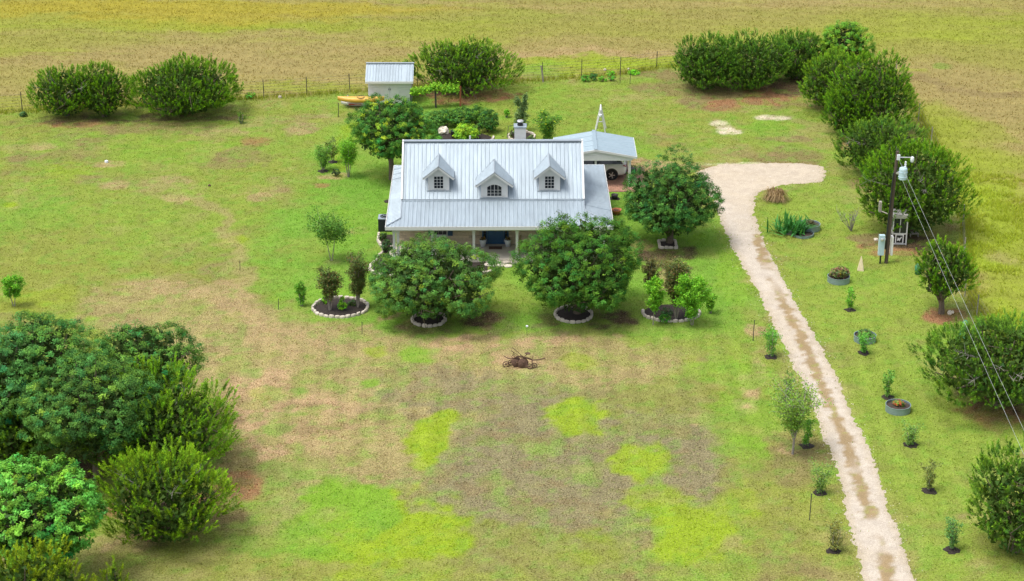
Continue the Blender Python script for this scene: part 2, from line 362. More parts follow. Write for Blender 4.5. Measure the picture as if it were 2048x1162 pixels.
FIELD_BLOBS = [
 (500, 20, 520, 18, 'gold', .8), (420, 44, 200, 14, 'gold', .7), (150, 14, 260, 14, 'gold', .7), (560, 55, 160, 12, 'tall', .5), (700, 22, 300, 16, 'gold', .45), (1000, 30, 300, 14, 'olive', .6), (300, 62, 260, 16, 'tall', .45), (160, 90, 220, 22, 'field', .6), (450, 120, 330, 40, 'ftan', .8), (100, 150, 160, 34, 'field', .6), (650, 110, 200, 34, 'ftan', .7), (420, 82, 140, 9, 'ftan', .5),
 (1150, 95, 260, 26, 'ftan', .85), (1150, 112, 200, 12, 'dirt', .4), (1250, 60, 260, 30, 'field', .6), (1500, 40, 300, 30, 'field', .7), (1850, 60, 220, 40, 'tall', .35), (1900, 120, 220, 40, 'field', .6), (1880, 150, 160, 30, 'ftan', .8), (1960, 200, 130, 40, 'ftan', .8), (1830, 145, 30, 6, 'tall', .5), (1890, 133, 24, 5, 'lush', .5), (1980, 240, 110, 60, 'ftan', .85), (1900, 190, 40, 20, 'ftan', .7),
 (1885, 240, 50, 40, 'tall', .6), (1950, 260, 70, 22, 'tall', .6), (1940, 320, 110, 36, 'tall', .8), (1985, 430, 110, 120, 'tall', .9), (2000, 560, 90, 110, 'tall', .9), (1960, 520, 34, 30, 'lime', .6), (2010, 520, 34, 16, 'dry', .5), (1960, 400, 60, 40, 'lime', .5), (2000, 620, 70, 40, 'lime', .5), (1990, 460, 50, 30, 'lime', .35),
 (620, 172, 130, 9, 'tall', .75), (330, 190, 200, 8, 'tall', .5), (1180, 132, 190, 14, 'lime', .7), (1080, 140, 60, 12, 'lush', .5), (60, 200, 90, 14, 'tall', .5), (1200, 122, 200, 5, 'tall', .7)]
def _conv(L): return [(*world_ellipse(a, b, c, d), PAL[e], f) for a, b, c, d, e, f in L]
BLOBS_W, FIELD_W = _conv(BLOBS), _conv(FIELD_BLOBS)
TRACKS = [([G(*p) for p in [(395, 385), (455, 455), (482, 530), (495, 590), (560, 640)]], .45, 'dry', .7), ([G(*p) for p in [(250, 560), (420, 590), (520, 640), (560, 720)]], .5, 'dirt', .45), ([G(*p) for p in [(460, 560), (530, 640), (640, 700)]], .35, 'dirt', .5)]
FTRACKS = [([G(*p) for p in [(1790, 150), (1900, 175), (2048, 192)]], .5, 'brown', .5), ([G(*p) for p in [(0, 70), (160, 60), (420, 78), (760, 60)]], .9, 'ftan', .4), ([G(*p) for p in [(350, 66), (640, 72), (900, 88)]], .7, 'ftan', .5), ([G(*p) for p in [(380, 195), (735, 158), (830, 150)]], .35, 'olive', .5)]

def over(col, w, c): return col+(c-col)*w[:, None]
def ground_albedo(x, y):
    """colour of what grows or lies there: (n,3), and how coarse it is (n,)"""
    wx = x+(fbm(x, y, 3.2, 1)-.5)*2.6+(vnoise(x, y, .5, 8)-.5)*.5; wy = y+(fbm(x, y, 3.2, 5)-.5)*4.5+(vnoise(x, y, .5, 9)-.5)*.9
    n1 = fbm(x, y, 9, 2); n2 = fbm(x, y, 2.2, 3); n3 = fbm(x, y, .7, 4, 3); n4 = fbm(x, y, 1.5, 6, 3)
    col = np.tile(PAL['lawn'], (len(x), 1))
    col = over(col, smooth(.38, .62, n1)*.75, PAL['olive']); col = over(col, smooth(.5, .72, fbm(x, y, 5, 11))*.4, PAL['lush'])
    col = over(col, smooth(.48, .68, n2)*.55, PAL['dry']); col = over(col, smooth(.52, .68, fbm(x, y, 1.3, 14))*.4, PAL['olive']); col = over(col, smooth(.56, .72, fbm(x, y, 4.2, 16))*.8, PAL['brown'])
    coarse = np.full(len(x), .55)
    w = smooth(.8, -1.0, poly_sd(RLAWN_POLY, wx, wy)); rc = over(np.tile(PAL['lawn']*1.04, (len(x), 1)), smooth(.52, .72, n2)*.35, PAL['olive']); col = over(col, w*.88, rc); coarse = coarse-w*.2
    yd = poly_sd(YARD_POLY, wx, wy); w = smooth(1.0, -1.6, yd)
    yc = over(np.tile(PAL['lawn'], (len(x), 1)), smooth(.22, .55, n1)*.9, PAL['lush']); yc = over(yc, smooth(.5, .7, n2)*.35, PAL['olive'])
    col = over(col, w*.9, yc); coarse = coarse-w*.3
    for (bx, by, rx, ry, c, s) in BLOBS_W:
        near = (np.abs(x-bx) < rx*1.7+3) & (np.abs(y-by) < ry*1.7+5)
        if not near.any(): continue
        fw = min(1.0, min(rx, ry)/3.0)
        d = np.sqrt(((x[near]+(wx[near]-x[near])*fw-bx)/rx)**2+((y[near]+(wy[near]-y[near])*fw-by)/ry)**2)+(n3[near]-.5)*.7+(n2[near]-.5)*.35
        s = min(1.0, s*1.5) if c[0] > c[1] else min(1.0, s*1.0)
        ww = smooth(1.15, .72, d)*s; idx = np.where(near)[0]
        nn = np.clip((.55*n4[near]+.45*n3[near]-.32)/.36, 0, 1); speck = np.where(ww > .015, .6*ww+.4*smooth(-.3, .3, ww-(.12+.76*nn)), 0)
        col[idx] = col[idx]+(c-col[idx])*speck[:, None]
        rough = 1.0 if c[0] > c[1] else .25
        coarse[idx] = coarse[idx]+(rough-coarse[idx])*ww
    fl = smooth(.50, .63, fbm(x, y, 1.1, 51))*np.clip(coarse-.3, 0, 1)*.95; col = over(col, fl*.6, PAL['lawn']*.9)
    fl = smooth(.55, .68, fbm(x, y, .8, 53))*.5*coarse; col = over(col, fl, PAL['brown'])
    fl = smooth(.56, .66, fbm(x, y, .6, 55))*.35; col = over(col, fl, PAL['lush'])
    for P, wd, c, s in TRACKS:
        col = over(col, smooth(wd*1.6, wd*.4, line_d(P, wx, wy)+(n3-.5)*.5)*s, PAL[c])
    fd = poly_sd(FIELD_POLY, x+(n3-.5)*.6, y+(n3-.5)*1.0); w = smooth(.5, -.5, fd)
    st = fbm(x*.22+y*.10, y, 3.5, 21); st2 = fbm(x*.35, y*1.0, 1.6, 23)
    fc = over(np.tile(PAL['field'], (len(x), 1)), smooth(.4, .65, st)*.75, PAL['ftan']); fc = over(fc, smooth(.5, .7, st2)*.5, PAL['tall']); fc = over(fc, smooth(.56, .72, fbm(x, y, 1.1, 25))*.18, PAL['brown'])
    bands = fbm(x*.12+y*.05, y*.8, 7.0, 27, 3); fc = over(fc, smooth(.50, .62, bands)*.55, PAL['tall']); fc = over(fc, smooth(.48, .36, bands)*.45, PAL['ftan']*1.05)
    for (bx, by, rx, ry, c, s) in FIELD_W:
        d = np.sqrt(((wx-bx)/rx)**2+((wy-by)/ry)**2)+(st-.5)*1.2+(n3-.5)*.5
        fc = over(fc, np.clip(smooth(1.3, .5, d)*s+(n3-.5)*.3*(d < 1.1), 0, 1), c)
    for P, wd, c, s in FTRACKS:
        fc = over(fc, smooth(wd*1.8, wd*.4, line_d(P, wx, wy)+(n3-.5)*.6)*s, PAL[c])
    col = col+(fc-col)*w[:, None]; coarse = coarse+(.40-coarse)*w
    mow = np.sin(x*5.2+3*fbm(x, y, 14, 71))*np.sin(y*.11+1.3)*(1-w)*smooth(108, 96, y); col = col*(1+.075*mow)[:, None]
    fst = np.sin((y+.16*x)*2.6+4*fbm(x, y, 22, 73))*w; col = col*(1+.035*fst)[:, None]
    col = col*(0.86+.28*n3)[:, None]
    return np.clip(col, .01, .9), np.clip(coarse, 0, 1)

def axis(lo, hi, step, far):
    a = list(np.arange(lo, hi+1e-6, step)); s = step; v = lo; pre = []
    while v > -far: s *= 1.5; v -= s; pre.append(v)
    s = step; v = hi; post = []
    while v < far: s *= 1.5; v += s; post.append(v)
    return np.array(pre[::-1]+a+post)
gx, gy = axis(-46, 46, .19, 3000), axis(64, 170, .21, 3000)
XX, YY = np.meshgrid(gx, gy); nx, ny = len(gx), len(gy)
gv = np.stack([XX.ravel(), YY.ravel(), np.zeros(nx*ny)], 1)
ii = (np.arange(ny-1)[:, None]*nx+np.arange(nx-1)[None, :]).ravel()
gq = np.stack([ii, ii+1, ii+nx+1, ii+nx], 1)
gcol, gco = ground_albedo(gv[:, 0], gv[:, 1])

def ground_mat():
    m = bpy.data.materials.new('ground_cover'); m.use_nodes = True; MATS['ground_cover'] = m
    N = m.node_tree.nodes; L = m.node_tree.links; b = N['Principled BSDF']
    b.inputs['Roughness'].default_value = .95; b.inputs['Specular IOR Level'].default_value = .02
    tc = N.new('ShaderNodeTexCoord'); a = N.new('ShaderNodeAttribute'); a.attribute_name = 'Col'
    r = N.new('ShaderNodeAttribute'); r.attribute_name = 'coarse'
    def noise(s, d=4, ro=.65):
        n = N.new('ShaderNodeTexNoise'); n.inputs['Scale'].default_value = s; n.inputs['Detail'].default_value = d; n.inputs['Roughness'].default_value = ro
        L.new(tc.outputs['Object'], n.inputs['Vector']); return n.outputs['Fac']
    def mr(src, a0, a1, b0, b1):
        n = N.new('ShaderNodeMapRange'); L.new(src, n.inputs[0])
        for i, v in zip((1, 2, 3, 4), (a0, a1, b0, b1)):
            if hasattr(v, 'links'): L.new(v, n.inputs[i])
            else: n.inputs[i].default_value = v
        return n.outputs[0]
    lo = mr(r.outputs['Fac'], 0, 1, .70, .36); hi = mr(r.outputs['Fac'], 0, 1, 1.28, 1.70)
    f1 = mr(noise(13, 3, .8), .35, .65, lo, hi); f2 = mr(noise(2.0), .3, .7, .86, 1.14)
    mm = N.new('ShaderNodeMath'); mm.operation = 'MULTIPLY'; L.new(f1, mm.inputs[0]); L.new(f2, mm.inputs[1])
    v = N.new('ShaderNodeVectorMath'); v.operation = 'SCALE'; L.new(a.outputs['Color'], v.inputs[0]); L.new(mm.outputs[0], v.inputs['Scale'])
    # stray straw and stray green blades
    mixs = N.new('ShaderNodeMix'); mixs.data_type = 'RGBA'; mixs.inputs['B'].default_value = (.36, .30, .15, 1)
    sf = mr(noise(12, 2), .57, .68, 0, mr(r.outputs['Fac'], 0, 1, .15, .75)); L.new(sf, mixs.inputs['Factor']); L.new(v.outputs[0], mixs.inputs['A'])
    mixg = N.new('ShaderNodeMix'); mixg.data_type = 'RGBA'; mixg.inputs['B'].default_value = (.11, .17, .022, 1)
    gf = mr(noise(5.3, 3), .57, .70, 0, mr(r.outputs['Fac'], 0, 1, .25, .55)); L.new(gf, mixg.inputs['Factor']); L.new(mixs.outputs['Result'], mixg.inputs['A'])
    L.new(mixg.outputs['Result'], b.inputs['Base Color'])
    bp = N.new('ShaderNodeBump'); bp.inputs['Strength'].default_value = .3; bp.inputs['Distance'].default_value = .05
    L.new(noise(9, 4), bp.inputs['Height']); L.new(bp.outputs[0], b.inputs['Normal'])
ground_mat()
ground = tri_mesh('ground', gv, gq, gcol, 'ground_cover'); tag(ground, kind='structure')
at = ground.data.attributes.new('coarse', 'FLOAT', 'POINT'); at.data.foreach_set('value', gco.astype(np.float32))

# ------------------------------------------------------------------ driveway: a ragged sheet of caliche gravel
dx, dy = np.arange(8, 36, .11), np.arange(52, 127, .12)
DX, DY = np.meshgrid(dx, dy); fx, fy = DX.ravel(), DY.ravel()
dsd = poly_sd(DRIVE_POLY, fx, fy)
nedge = (fbm(fx, fy, 1.6, 31)-.5)*.36+(fbm(fx, fy, .24, 33, 2)-.5)*.34
sdr = dsd+nedge
vcol = np.tile(np.array((.422, .372, .310)), (len(fx), 1))
vcol = over(vcol, smooth(.45, .65, fbm(fx, fy, 2.0, 35))*.4, np.array((.385, .325, .240)))
vcol = over(vcol, smooth(-.45, -.02, sdr)*.45, np.array((.33, .27, .18)))
upper = smooth(112, 119, fy); vcol = over(vcol, upper*.5, np.array((.415, .345, .250)))
ld = line_d(STRIP_W, fx+(fbm(fx, fy, .8, 37)-.5)*.35, fy+(fbm(fx, fy, .8, 39)-.5)*.6)
gap = smooth(.36, .5, fbm(fx, fy, 3.4, 41)); gap = np.maximum(gap, smooth(78.5, 85, fy)*smooth(104, 99, fy))
strip = smooth(.40, .14, ld+(fbm(fx, fy, .3, 43, 2)-.5)*.5)*gap
vcol = over(vcol, strip*.92, np.array((.245, .175, .088))); vcol = over(vcol, strip*smooth(.55, .7, fbm(fx, fy, .5, 44))*.6, np.array((.24, .25, .07)))
vcol = vcol*(.88+.24*fbm(fx, fy, .3, 45, 2))[:, None]
nxd, nyd = len(dx), len(dy)
ii = (np.arange(nyd-1)[:, None]*nxd+np.arange(nxd-1)[None, :]).ravel()
q = np.stack([ii, ii+1, ii+nxd+1, ii+nxd], 1); keep = (sdr[q].min(1) < .12); q = q[keep]
used = np.unique(q); remap = np.zeros(len(fx), int); remap[used] = np.arange(len(used))
mat('gravel_drive', rough=.95, spec=.1, attr='Col', var=.28, vscale=20, bump=.5, bscale=26)
drive = tri_mesh('driveway', np.stack([fx[used], fy[used], np.clip(-sdr[used]*.22, -.04, .012)], 1), remap[q], vcol[used], 'gravel_drive'); tag(drive, kind='structure')

# loose stones on and beside it
n = 8000
sx_, sy_ = rng.uniform(8, 35, n*6), rng.uniform(66, 125, n*6)
dd = poly_sd(DRIVE_POLY, sx_, sy_)
pr = np.where(dd < 0, .35, np.exp(-dd/.22)*.8)*np.where(line_d(STRIP_W, sx_, sy_) < .3, .12, 1)
k = rng.random(n*6) < pr*.8; sx_, sy_ = sx_[k][:n], sy_[k][:n]; n = len(sx_)
tet = np.array([(1, 0, 0), (-.5, .87, 0), (-.5, -.87, 0), (.1, .1, .9)])
sz = rng.uniform(.014, .036, n)*np.where(rng.random(n) < .06, 1.8, 1); an = rng.uniform(0, 6.28, n)
V = tet[None]*sz[:, None, None]; c_, s_ = np.cos(an)[:, None], np.sin(an)[:, None]
V = np.stack([V[..., 0]*c_-V[..., 1]*s_+sx_[:, None], V[..., 0]*s_+V[..., 1]*c_+sy_[:, None], V[..., 2]*.8+.010], 2).reshape(-1, 3)
Tt = (np.arange(n)[:, None, None]*4+np.array([(0, 1, 3), (1, 2, 3), (2, 0, 3)])[None]).reshape(-1, 3)
gc = np.repeat(np.array((.52, .46, .39))[None]*rng.uniform(.6, 1.2, (n, 1))*rng.uniform(.95, 1.05, (n, 3)), 4, 0)
mat('loose_stone', rough=.9, spec=.2, attr='Col')
gr = tri_mesh('gravel', V, Tt, gc, 'loose_stone'); tag(gr, 'loose pale gravel stones scattered along the driveway', 'gravel', kind='stuff')

# ------------------------------------------------------------------ grass
HOUSE_BOX = (-7.3, 5.9, 104.9, 116.3)
def scatter(npts, x0, x1, y0, y1):
    y = rng.uniform(y0, y1, npts); x = rng.uniform(x0, x1, npts)
    k = np.abs(x) < .262*(y*cp+CAM_H*sp)+2.5
    return x[k], y[k]
def blades(name, x, y, h0, h1, w, per, label, colmul=1.0, lean=.55, green=0.0):
    n = len(x); col, _ = ground_albedo(x, y); col = col+(PAL['tall']-col)*green
    x = np.repeat(x, per)+rng.normal(0, .035, n*per); y = np.repeat(y, per)+rng.normal(0, .035, n*per); col = np.repeat(col, per, 0)
    N = len(x); h = rng.uniform(h0, h1, N); a = rng.uniform(0, 6.283, N); b = rng.uniform(0, 6.283, N); l = rng.uniform(.1, lean, N)*h
    hw = w*rng.uniform(.6, 1.3, N)
    p0 = np.stack([x+np.cos(b)*hw, y+np.sin(b)*hw, np.zeros(N)], 1); p1 = np.stack([x-np.cos(b)*hw, y-np.sin(b)*hw, np.zeros(N)], 1)
    p2 = np.stack([x+np.cos(a)*l, y+np.sin(a)*l, h], 1)
    V = np.stack([p0, p1, p2], 1).reshape(-1, 3); Tt = np.arange(3*N).reshape(-1, 3)
    cc = col*colmul*rng.uniform(.82, 1.25, (N, 1))*np.array((1, 1, 1))+rng.normal(0, .012, (N, 3))
    o = tri_mesh(name, V, Tt, np.repeat(np.clip(cc, .01, .8), 3, 0), 'blade'); return tag(o, label, 'grass', kind='stuff')
def off_hard(x, y):
    k = poly_sd(DRIVE_POLY, x, y)+rng.exponential(.16, len(x)) > .05
    k &= ~((x > HOUSE_BOX[0]+.9) & (x < HOUSE_BOX[1]-.9) & (y > HOUSE_BOX[2]+.9) & (y < HOUSE_BOX[3]))
    return k
x, y = scatter(230000, -44, 44, 68, 150); k = off_hard(x, y) & (poly_sd(FIELD_POLY, x, y) > 0); x, y = x[k], y[k]
_, co = ground_albedo(x, y); k = rng.random(len(x)) < .95-.35*co; x, y = x[k], y[k]
blades('lawn_grass', x, y, .03, .08, .016, 3, 'short patchy lawn grass around the house', 1.3)
x, y = scatter(120000, -48, 48, 70, 172); k = (poly_sd(FIELD_POLY, x, y) < 0) & (np.abs(x) < 47); x, y = x[k], y[k]
blades('field_grass', x, y, .05, .16, .02, 3, 'tall dry pasture grass beyond the wire fence', 1.3, lean=.8)

TALL_POLY = poly_world([(1885, 345), (1925, 430), (1932, 595), (1960, 640), (2030, 740), (2130, 880), (2200, 700), (2160, 380), (2000, 350)])
x, y = rng.uniform(24, 48, 60000), rng.uniform(80, 128, 60000); k = poly_sd(TALL_POLY, x, y) < 0; x, y = x[k], y[k]
k = fbm(x, y, 1.4, 61) > .50; x, y = x[k], y[k]
blades('tall_grass', x, y, .12, .34, .02, 4, 'tall rank yellow green grass outside the right hand fence', 1.9, lean=1.1, green=.7)

# ================================================================== PLANTS
def unit(v): return v/np.maximum(np.linalg.norm(v, axis=-1, keepdims=True), 1e-9)
def rand_dirs(n): return unit(rng.normal(size=(n, 3)))
def leaf_tris(c, d, nrm, length, width):
    """pointed leaf: base edge across, tip along d"""
    side = unit(np.cross(d, nrm)); L = length[:, None]; W = width[:, None]
    p0 = c+side*W*.5-d*L*.35; p1 = c-side*W*.5-d*L*.35; p2 = c+d*L*.65
    return np.stack([p0, p1, p2], 1).reshape(-1, 3)
def crown_points(n, rad, zc, nl, depth, width, inner, cut=0.04):
    """foliage clumps on the skins of many lobes that together make up the crown; depth: how far lobes stand apart, width: lobe radius"""
    l = rand_dirs(nl*4); l = l[l[:, 2] > -.55]
    sel = [l[0]]
    for q in l[1:]:
        if len(sel) >= nl: break
        if min(np.arccos(np.clip(q@s_, -1, 1)) for s_ in sel) > width*.75: sel.append(q)
    l = np.array(sel); k = len(l)
    lr = width*rng.uniform(.75, 1.2, k); cd_ = (1-lr)*rng.uniform(1-depth*.6, 1.10, k); cen = l*cd_[:, None]; low = cen[:, 2] < 0; cen[low, 2] *= .72; cen[low, :2] *= 1.06
    m = int(n*2.2); w = rng.choice(k, m, p=lr**2/np.sum(lr**2)); d = rand_dirs(m)
    r = 1-inner*rng.random(m)**1.6
    p = cen[w]+d*(lr[w]*r)[:, None]
    keep = np.ones(m, bool)
    for i in range(k):
        q = np.linalg.norm(p-cen[i], axis=1)/lr[i]; keep &= (q > .78) | (w == i)
    keep &= (np.einsum('ij,ij->i', p, d) > -.1*np.linalg.norm(p, axis=1)) & (np.linalg.norm(p, axis=1) > .38)
    p, d, w = p[keep], d[keep], w[keep]
    if len(p) > n: p, d, w = p[:n], d[:n], w[:n]
    pd = unit(p)
    for _ in range(6): p = p*(1+rng.uniform(-.16, .20)*np.maximum(0, pd@rand_dirs(1)[0])**3)[:, None]
    p = p*np.array(rad)[None]; p[:, 2] += zc
    kk = p[:, 2] > cut; return p[kk], unit(d[kk]+unit(p[kk]-np.array((0, 0, zc)))*.5), w[kk], l
LEAF_GAIN = 1.85
def mk_col(n, base, hue=.10, val=.22):
    b = np.tile(np.array(base)*LEAF_GAIN, (n, 1)); v = rng.normal(1, val, (n, 1)).clip(.5, 1.7)
    h = rng.normal(0, hue, (n, 1)); return np.clip(b*v*np.concatenate([1+h*1.3, 1+h*.15, 1-h], 1), .004, .8)

def oak_leaves(rad, zc, tufts, per, size, base, nl=38, depth=.46, width=.31, inner=.24, tuft_r=.21, tips=None):
    p, d, wh, l = crown_points(tufts, rad, zc, nl, depth, width, inner)
    n = len(p); up = np.array((0, 0, 1.))
    lobe_tint = rng.normal(1, .10, len(l)+1)
    tc = mk_col(n, base, .16, .32)*lobe_tint[np.minimum(wh, len(l))][:, None]
    if tips is not None:
        k = rng.random(n) < tips[1]; tc[k] = mk_col(k.sum(), tips[0], .08, .15)
    q = np.repeat(p, per, 0); dd = np.repeat(d, per, 0); N = len(q)
    off = rand_dirs(N)*(rng.random((N, 1))**.45)*tuft_r*rng.uniform(.7, 1.2, (N, 1)); off[:, 2] *= .75
    c = q+off; outw = unit(off*1.2/tuft_r+dd*.9+up*.5)
    nrm = unit(outw+rand_dirs(N)*.55+up*.35); t = unit(np.cross(nrm, rand_dirs(N)))
    V = leaf_tris(c, t, nrm, size*rng.lognormal(0, .3, N), size*.75*rng.lognormal(0, .3, N))
    col = np.repeat(tc, per, 0)*rng.normal(1, .12, (N, 1)).clip(.6, 1.5)
    return V, np.repeat(col, 3, 0), l
def juniper_leaves(rad, zc, tufts, per, base, tip, length=.5, nl=46, depth=.34, width=.28, inner=.22, upness=.75, sp_len=.12, sp_w=.026, wide=.085):
    p, d, wh, l = crown_points(tufts, rad, zc, nl, depth, width, inner)
    n = len(p)
    ax = unit(d*np.array((1, 1, .6))*.75+np.array((0, 0, upness))+rand_dirs(n)*.27)
    L = length*rng.uniform(.6, 1.35, n); lobe_tint = rng.normal(1, .10, len(l)+1)
    tc = mk_col(n, base, .12, .30)*lobe_tint[np.minimum(wh, len(l))][:, None]; tcol = mk_col(n, tip, .08, .16)
    q = np.repeat(p, per, 0); a = np.repeat(ax, per, 0); Ls = np.repeat(L, per); N = len(q)
    t = rng.random(N)**.8
    rd = unit(np.cross(a, rand_dirs(N)))
    c = q+a*(Ls*(t-.25))[:, None]+rd*((1-t*.85)*wide*Ls/length*rng.uniform(.3, 1.1, N))[:, None]
    dirn = unit(a*.85+rd*.75+rand_dirs(N)*.2); nrm = unit(rd*.6+np.array((0, 0, 1.0))+rand_dirs(N)*.4)
    V = leaf_tris(c, dirn, nrm, sp_len*rng.uniform(.7, 1.4, N), sp_w*rng.uniform(.7, 1.4, N))
    cc = np.repeat(tc, per, 0); w = (smooth(.35, .95, t)*rng.uniform(.4, 1, N))[:, None]
    cc = cc+(np.repeat(tcol, per, 0)-cc)*w
    return V, np.repeat(cc, 3, 0), l
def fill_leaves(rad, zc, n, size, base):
    """leaves inside the crown; their darker colour paints shade into its gaps"""
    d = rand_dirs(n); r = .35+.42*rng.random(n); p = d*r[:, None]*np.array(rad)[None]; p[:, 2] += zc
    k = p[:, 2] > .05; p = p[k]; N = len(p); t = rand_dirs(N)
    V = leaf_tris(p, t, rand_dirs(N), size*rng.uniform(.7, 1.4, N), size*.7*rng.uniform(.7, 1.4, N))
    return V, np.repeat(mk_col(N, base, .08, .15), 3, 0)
def leaf_object(name, parts, m, parent):
    V = np.concatenate([p[0] for p in parts]); c = np.concatenate([p[1] for p in parts])
    return tri_mesh(name, V, np.arange(len(V)).reshape(-1, 3), c, m, parent)
def limbs(rad, zc, lobes, r0, m, parent, low=.25, count=10, twigs=2, stems=1):
    mb = MB(); h = max(zc*.95, .4)
    for s in range(stems):
        ox, oy = (0, 0) if stems == 1 else (rng.normal(0, r0*1.6), rng.normal(0, r0*1.6))
        lx, ly = rng.normal(0, .06*h), rng.normal(0, .06*h)
        mb.tube([(ox, oy, -.06), (ox+lx*.2, oy+ly*.2, h*.25), (ox+lx*.6, oy+ly*.6, h*.6), (ox+lx, oy+ly, h)], [r0*1.25, r0, r0*.75, r0*.45], 7)
        for q in lobes[s::stems][:count]:
            z0 = h*rng.uniform(low, .85); e = np.array(q)*np.array(rad)*.82; e[2] += zc
            if e[2] < .3: continue
            a = Vector((ox+lx*z0/h, oy+ly*z0/h, z0)); b = Vector(e); m1 = a.lerp(b, .5)+Vector((rng.normal(0, .12), rng.normal(0, .12), -.12*rad[0]*.3))
            mb.tube([a, m1, b], [r0*.42, r0*.28, r0*.1], 5, cap=False)
            for _ in range(twigs):
                mm = m1.lerp(b, rng.uniform(.1, .8)); e2 = mm+Vector(rand_dirs(1)[0])*rad[0]*.3
                if e2.z > .15: mb.tube([mm, e2], [r0*.14, r0*.05], 4, cap=False)
    return mb.build('trunk', m, parent)

def crown_fit(cx, top, bot, hw, clear=None, sink=.8):
    """place and size of a crown from its outline: x, y, radius, half height, centre height"""
    lo, hi = 50.0, 190.0
    for _ in range(60):
        y = (lo+hi)/2; dep = math.atan2(CAM_H-2, y); cyp = (top+bot)/2
        z = height_at(0, y, cyp); s = ppm(y, z); r = hw/s; e = (bot-top)/2/s
        rz = math.sqrt(max(e*e-(r*math.sin(dep))**2, (.45*r)**2))/math.cos(dep)
        want = rz*sink if clear is None else rz+clear
        if z > want: lo = y        # too near: centre floats too high
        else: hi = y
    x = (cx-1024)/ppm(y, z)
    return x, y, r, rz, z

OAK = (.040, .100, .014); JUN = (.050, .112, .008); JTIP = (.125, .250, .010)
def oak(cx, top, bot, hw, label, clear=.7, sink=.8, base=OAK, tips=None, m='leaf', name='oak_tree', cat='tree', dens=1.0, size=.068, group=None, r0=None, **kw):
    x, y, r, rz, zc = crown_fit(cx, top, bot, hw, clear, sink)
    t = thing(name, label, cat, (x, y, 0), 0, group); rad = (r, r, rz)
    a = r*r*4+r*rz*5
    V = oak_leaves(rad, zc, int(a*13*dens), 58, size, base, tips=tips, **kw)
    Fl = fill_leaves(rad, zc, int(a*30*dens), .26, (.028, .050, .014))  # darker than the outer leaves: inner shade put into the colour
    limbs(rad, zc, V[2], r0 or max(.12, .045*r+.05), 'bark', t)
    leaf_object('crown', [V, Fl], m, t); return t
def juniper(cx, top, bot, hw, label, base=JUN, tip=JTIP, dens=1.0, name='juniper_tree', cat='tree', sink=.8, clear=None, length=.44, group=None, flat=1.0, dead=0, **kw):
    x, y, r, rz, zc = crown_fit(cx, top, bot, hw, clear, sink)
    t = thing(name, label, cat, (x, y, 0), 0, group); rad = (r, r*flat, rz)
    a = r*r*flat*4+r*rz*5
    V = juniper_leaves(rad, zc, int(a*13*dens), 56, base, tip, length, **kw)
    Fl = fill_leaves(rad, zc, int(a*44*dens), .24, (.030, .056, .010))  # inner leaves coloured darker, painting the crown's deep shade
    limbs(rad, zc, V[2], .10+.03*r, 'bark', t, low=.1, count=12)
    for _ in range(dead):
        mb = MB(); d = rand_dirs(1)[0]; d[2] = abs(d[2])*.6+.2; d[1] = -abs(d[1]); d = d/np.linalg.norm(d)
        e = Vector(d*np.array(rad)*rng.uniform(.86, .99))+Vector((0, 0, zc)); a0 = Vector(d*np.array(rad)*.5)+Vector((0, 0, zc))
        mb.tube([a0, e], [.03, .012], 4, cap=False)
        for _ in range(7):
            mm = a0.lerp(e, rng.uniform(.5, .95)); mb.tube([mm, mm+Vector(unit(d+rng.normal(0, .6, 3)))*rng.uniform(.25, .6)], [.012, .004], 4, cap=False)
        mb.build('dead_branch', 'dead_wood', t)
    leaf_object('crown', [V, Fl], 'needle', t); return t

# ---- big trees
J = 'junipers along the back of the yard'
juniper(130, 127, 246, 74, 'leftmost juniper on the back fence line, with bare grey twigs showing', dead=5, dens=.85)
juniper(205, 124, 247, 56, 'narrower juniper squeezed against the big round one by the left back fence')
juniper(366, 112, 246, 117, 'broad round juniper left of the white shed, widest on the back fence')
juniper(928, 73, 194, 101, 'large domed juniper just right of the white shed', dead=3, sink=.9, base=(.055, .112, .012), tip=(.15, .28, .014))
juniper(1412, 70, 193, 76, 'leftmost juniper of the dark row at the back right of the yard', base=(.045, .105, .014), tip=(.11, .22, .018))
juniper(1500, 64, 190, 84, 'second dark juniper of the back right row, beside the leftmost one', base=(.045, .105, .014), tip=(.11, .22, .018))
juniper(1592, 60, 170, 72, 'dark juniper tucked in behind the bend of the right-hand row', base=(.045, .105, .014), tip=(.11, .22, .018))
oak(1693, 32, 150, 52, 'pale green leafy tree rising above the junipers at the far right corner', base=(.085, .19, .018), clear=.4, name='leafy_tree')
juniper(1668, 104, 235, 76, 'pale juniper at the bend of the right-hand row', base=(.058, .125, .012), tip=(.15, .27, .015))
juniper(1742, 102, 285, 96, 'tallest juniper in the middle of the right-hand row')
juniper(1692, 180, 280, 44, 'low juniper at the foot of the tallest one in the right-hand row', base=(.05, .11, .012))
juniper(1758, 232, 365, 90, 'dark juniper between the tallest one and the utility pole', base=(.045, .10, .014), tip=(.12, .22, .018), dead=3)
juniper(1826, 274, 492, 122, 'huge round juniper right behind the utility pole', dead=4)
juniper(1890, 472, 612, 60, 'small juniper with a bare dark trunk standing in red soil', clear=.55, dens=1.0)
juniper(2005, 622, 835, 168, 'wide juniper at the right edge with dead grey branches', dead=9, clear=.05, depth=.42, base=(.055, .115, .016), tip=(.12, .235, .018))
juniper(2040, 888, 1136, 106, 'juniper in the lower right corner beside the driveway lawn', base=(.05, .11, .014), tip=(.13, .24, .016))
oak(864, 466, 662, 136, 'broad oak in front of the left half of the porch', base=(.052, .116, .020), clear=None, sink=.86, dens=1.0, depth=.55)
oak(1156, 412, 652, 128, 'dark dense oak in front of the right half of the porch', clear=None, sink=.88, base=(.036, .095, .012), dens=1.1)
oak(1342, 311, 493, 104, 'round oak between the carport and the driveway', clear=.05, base=(.035, .098, .018), dens=1.1)
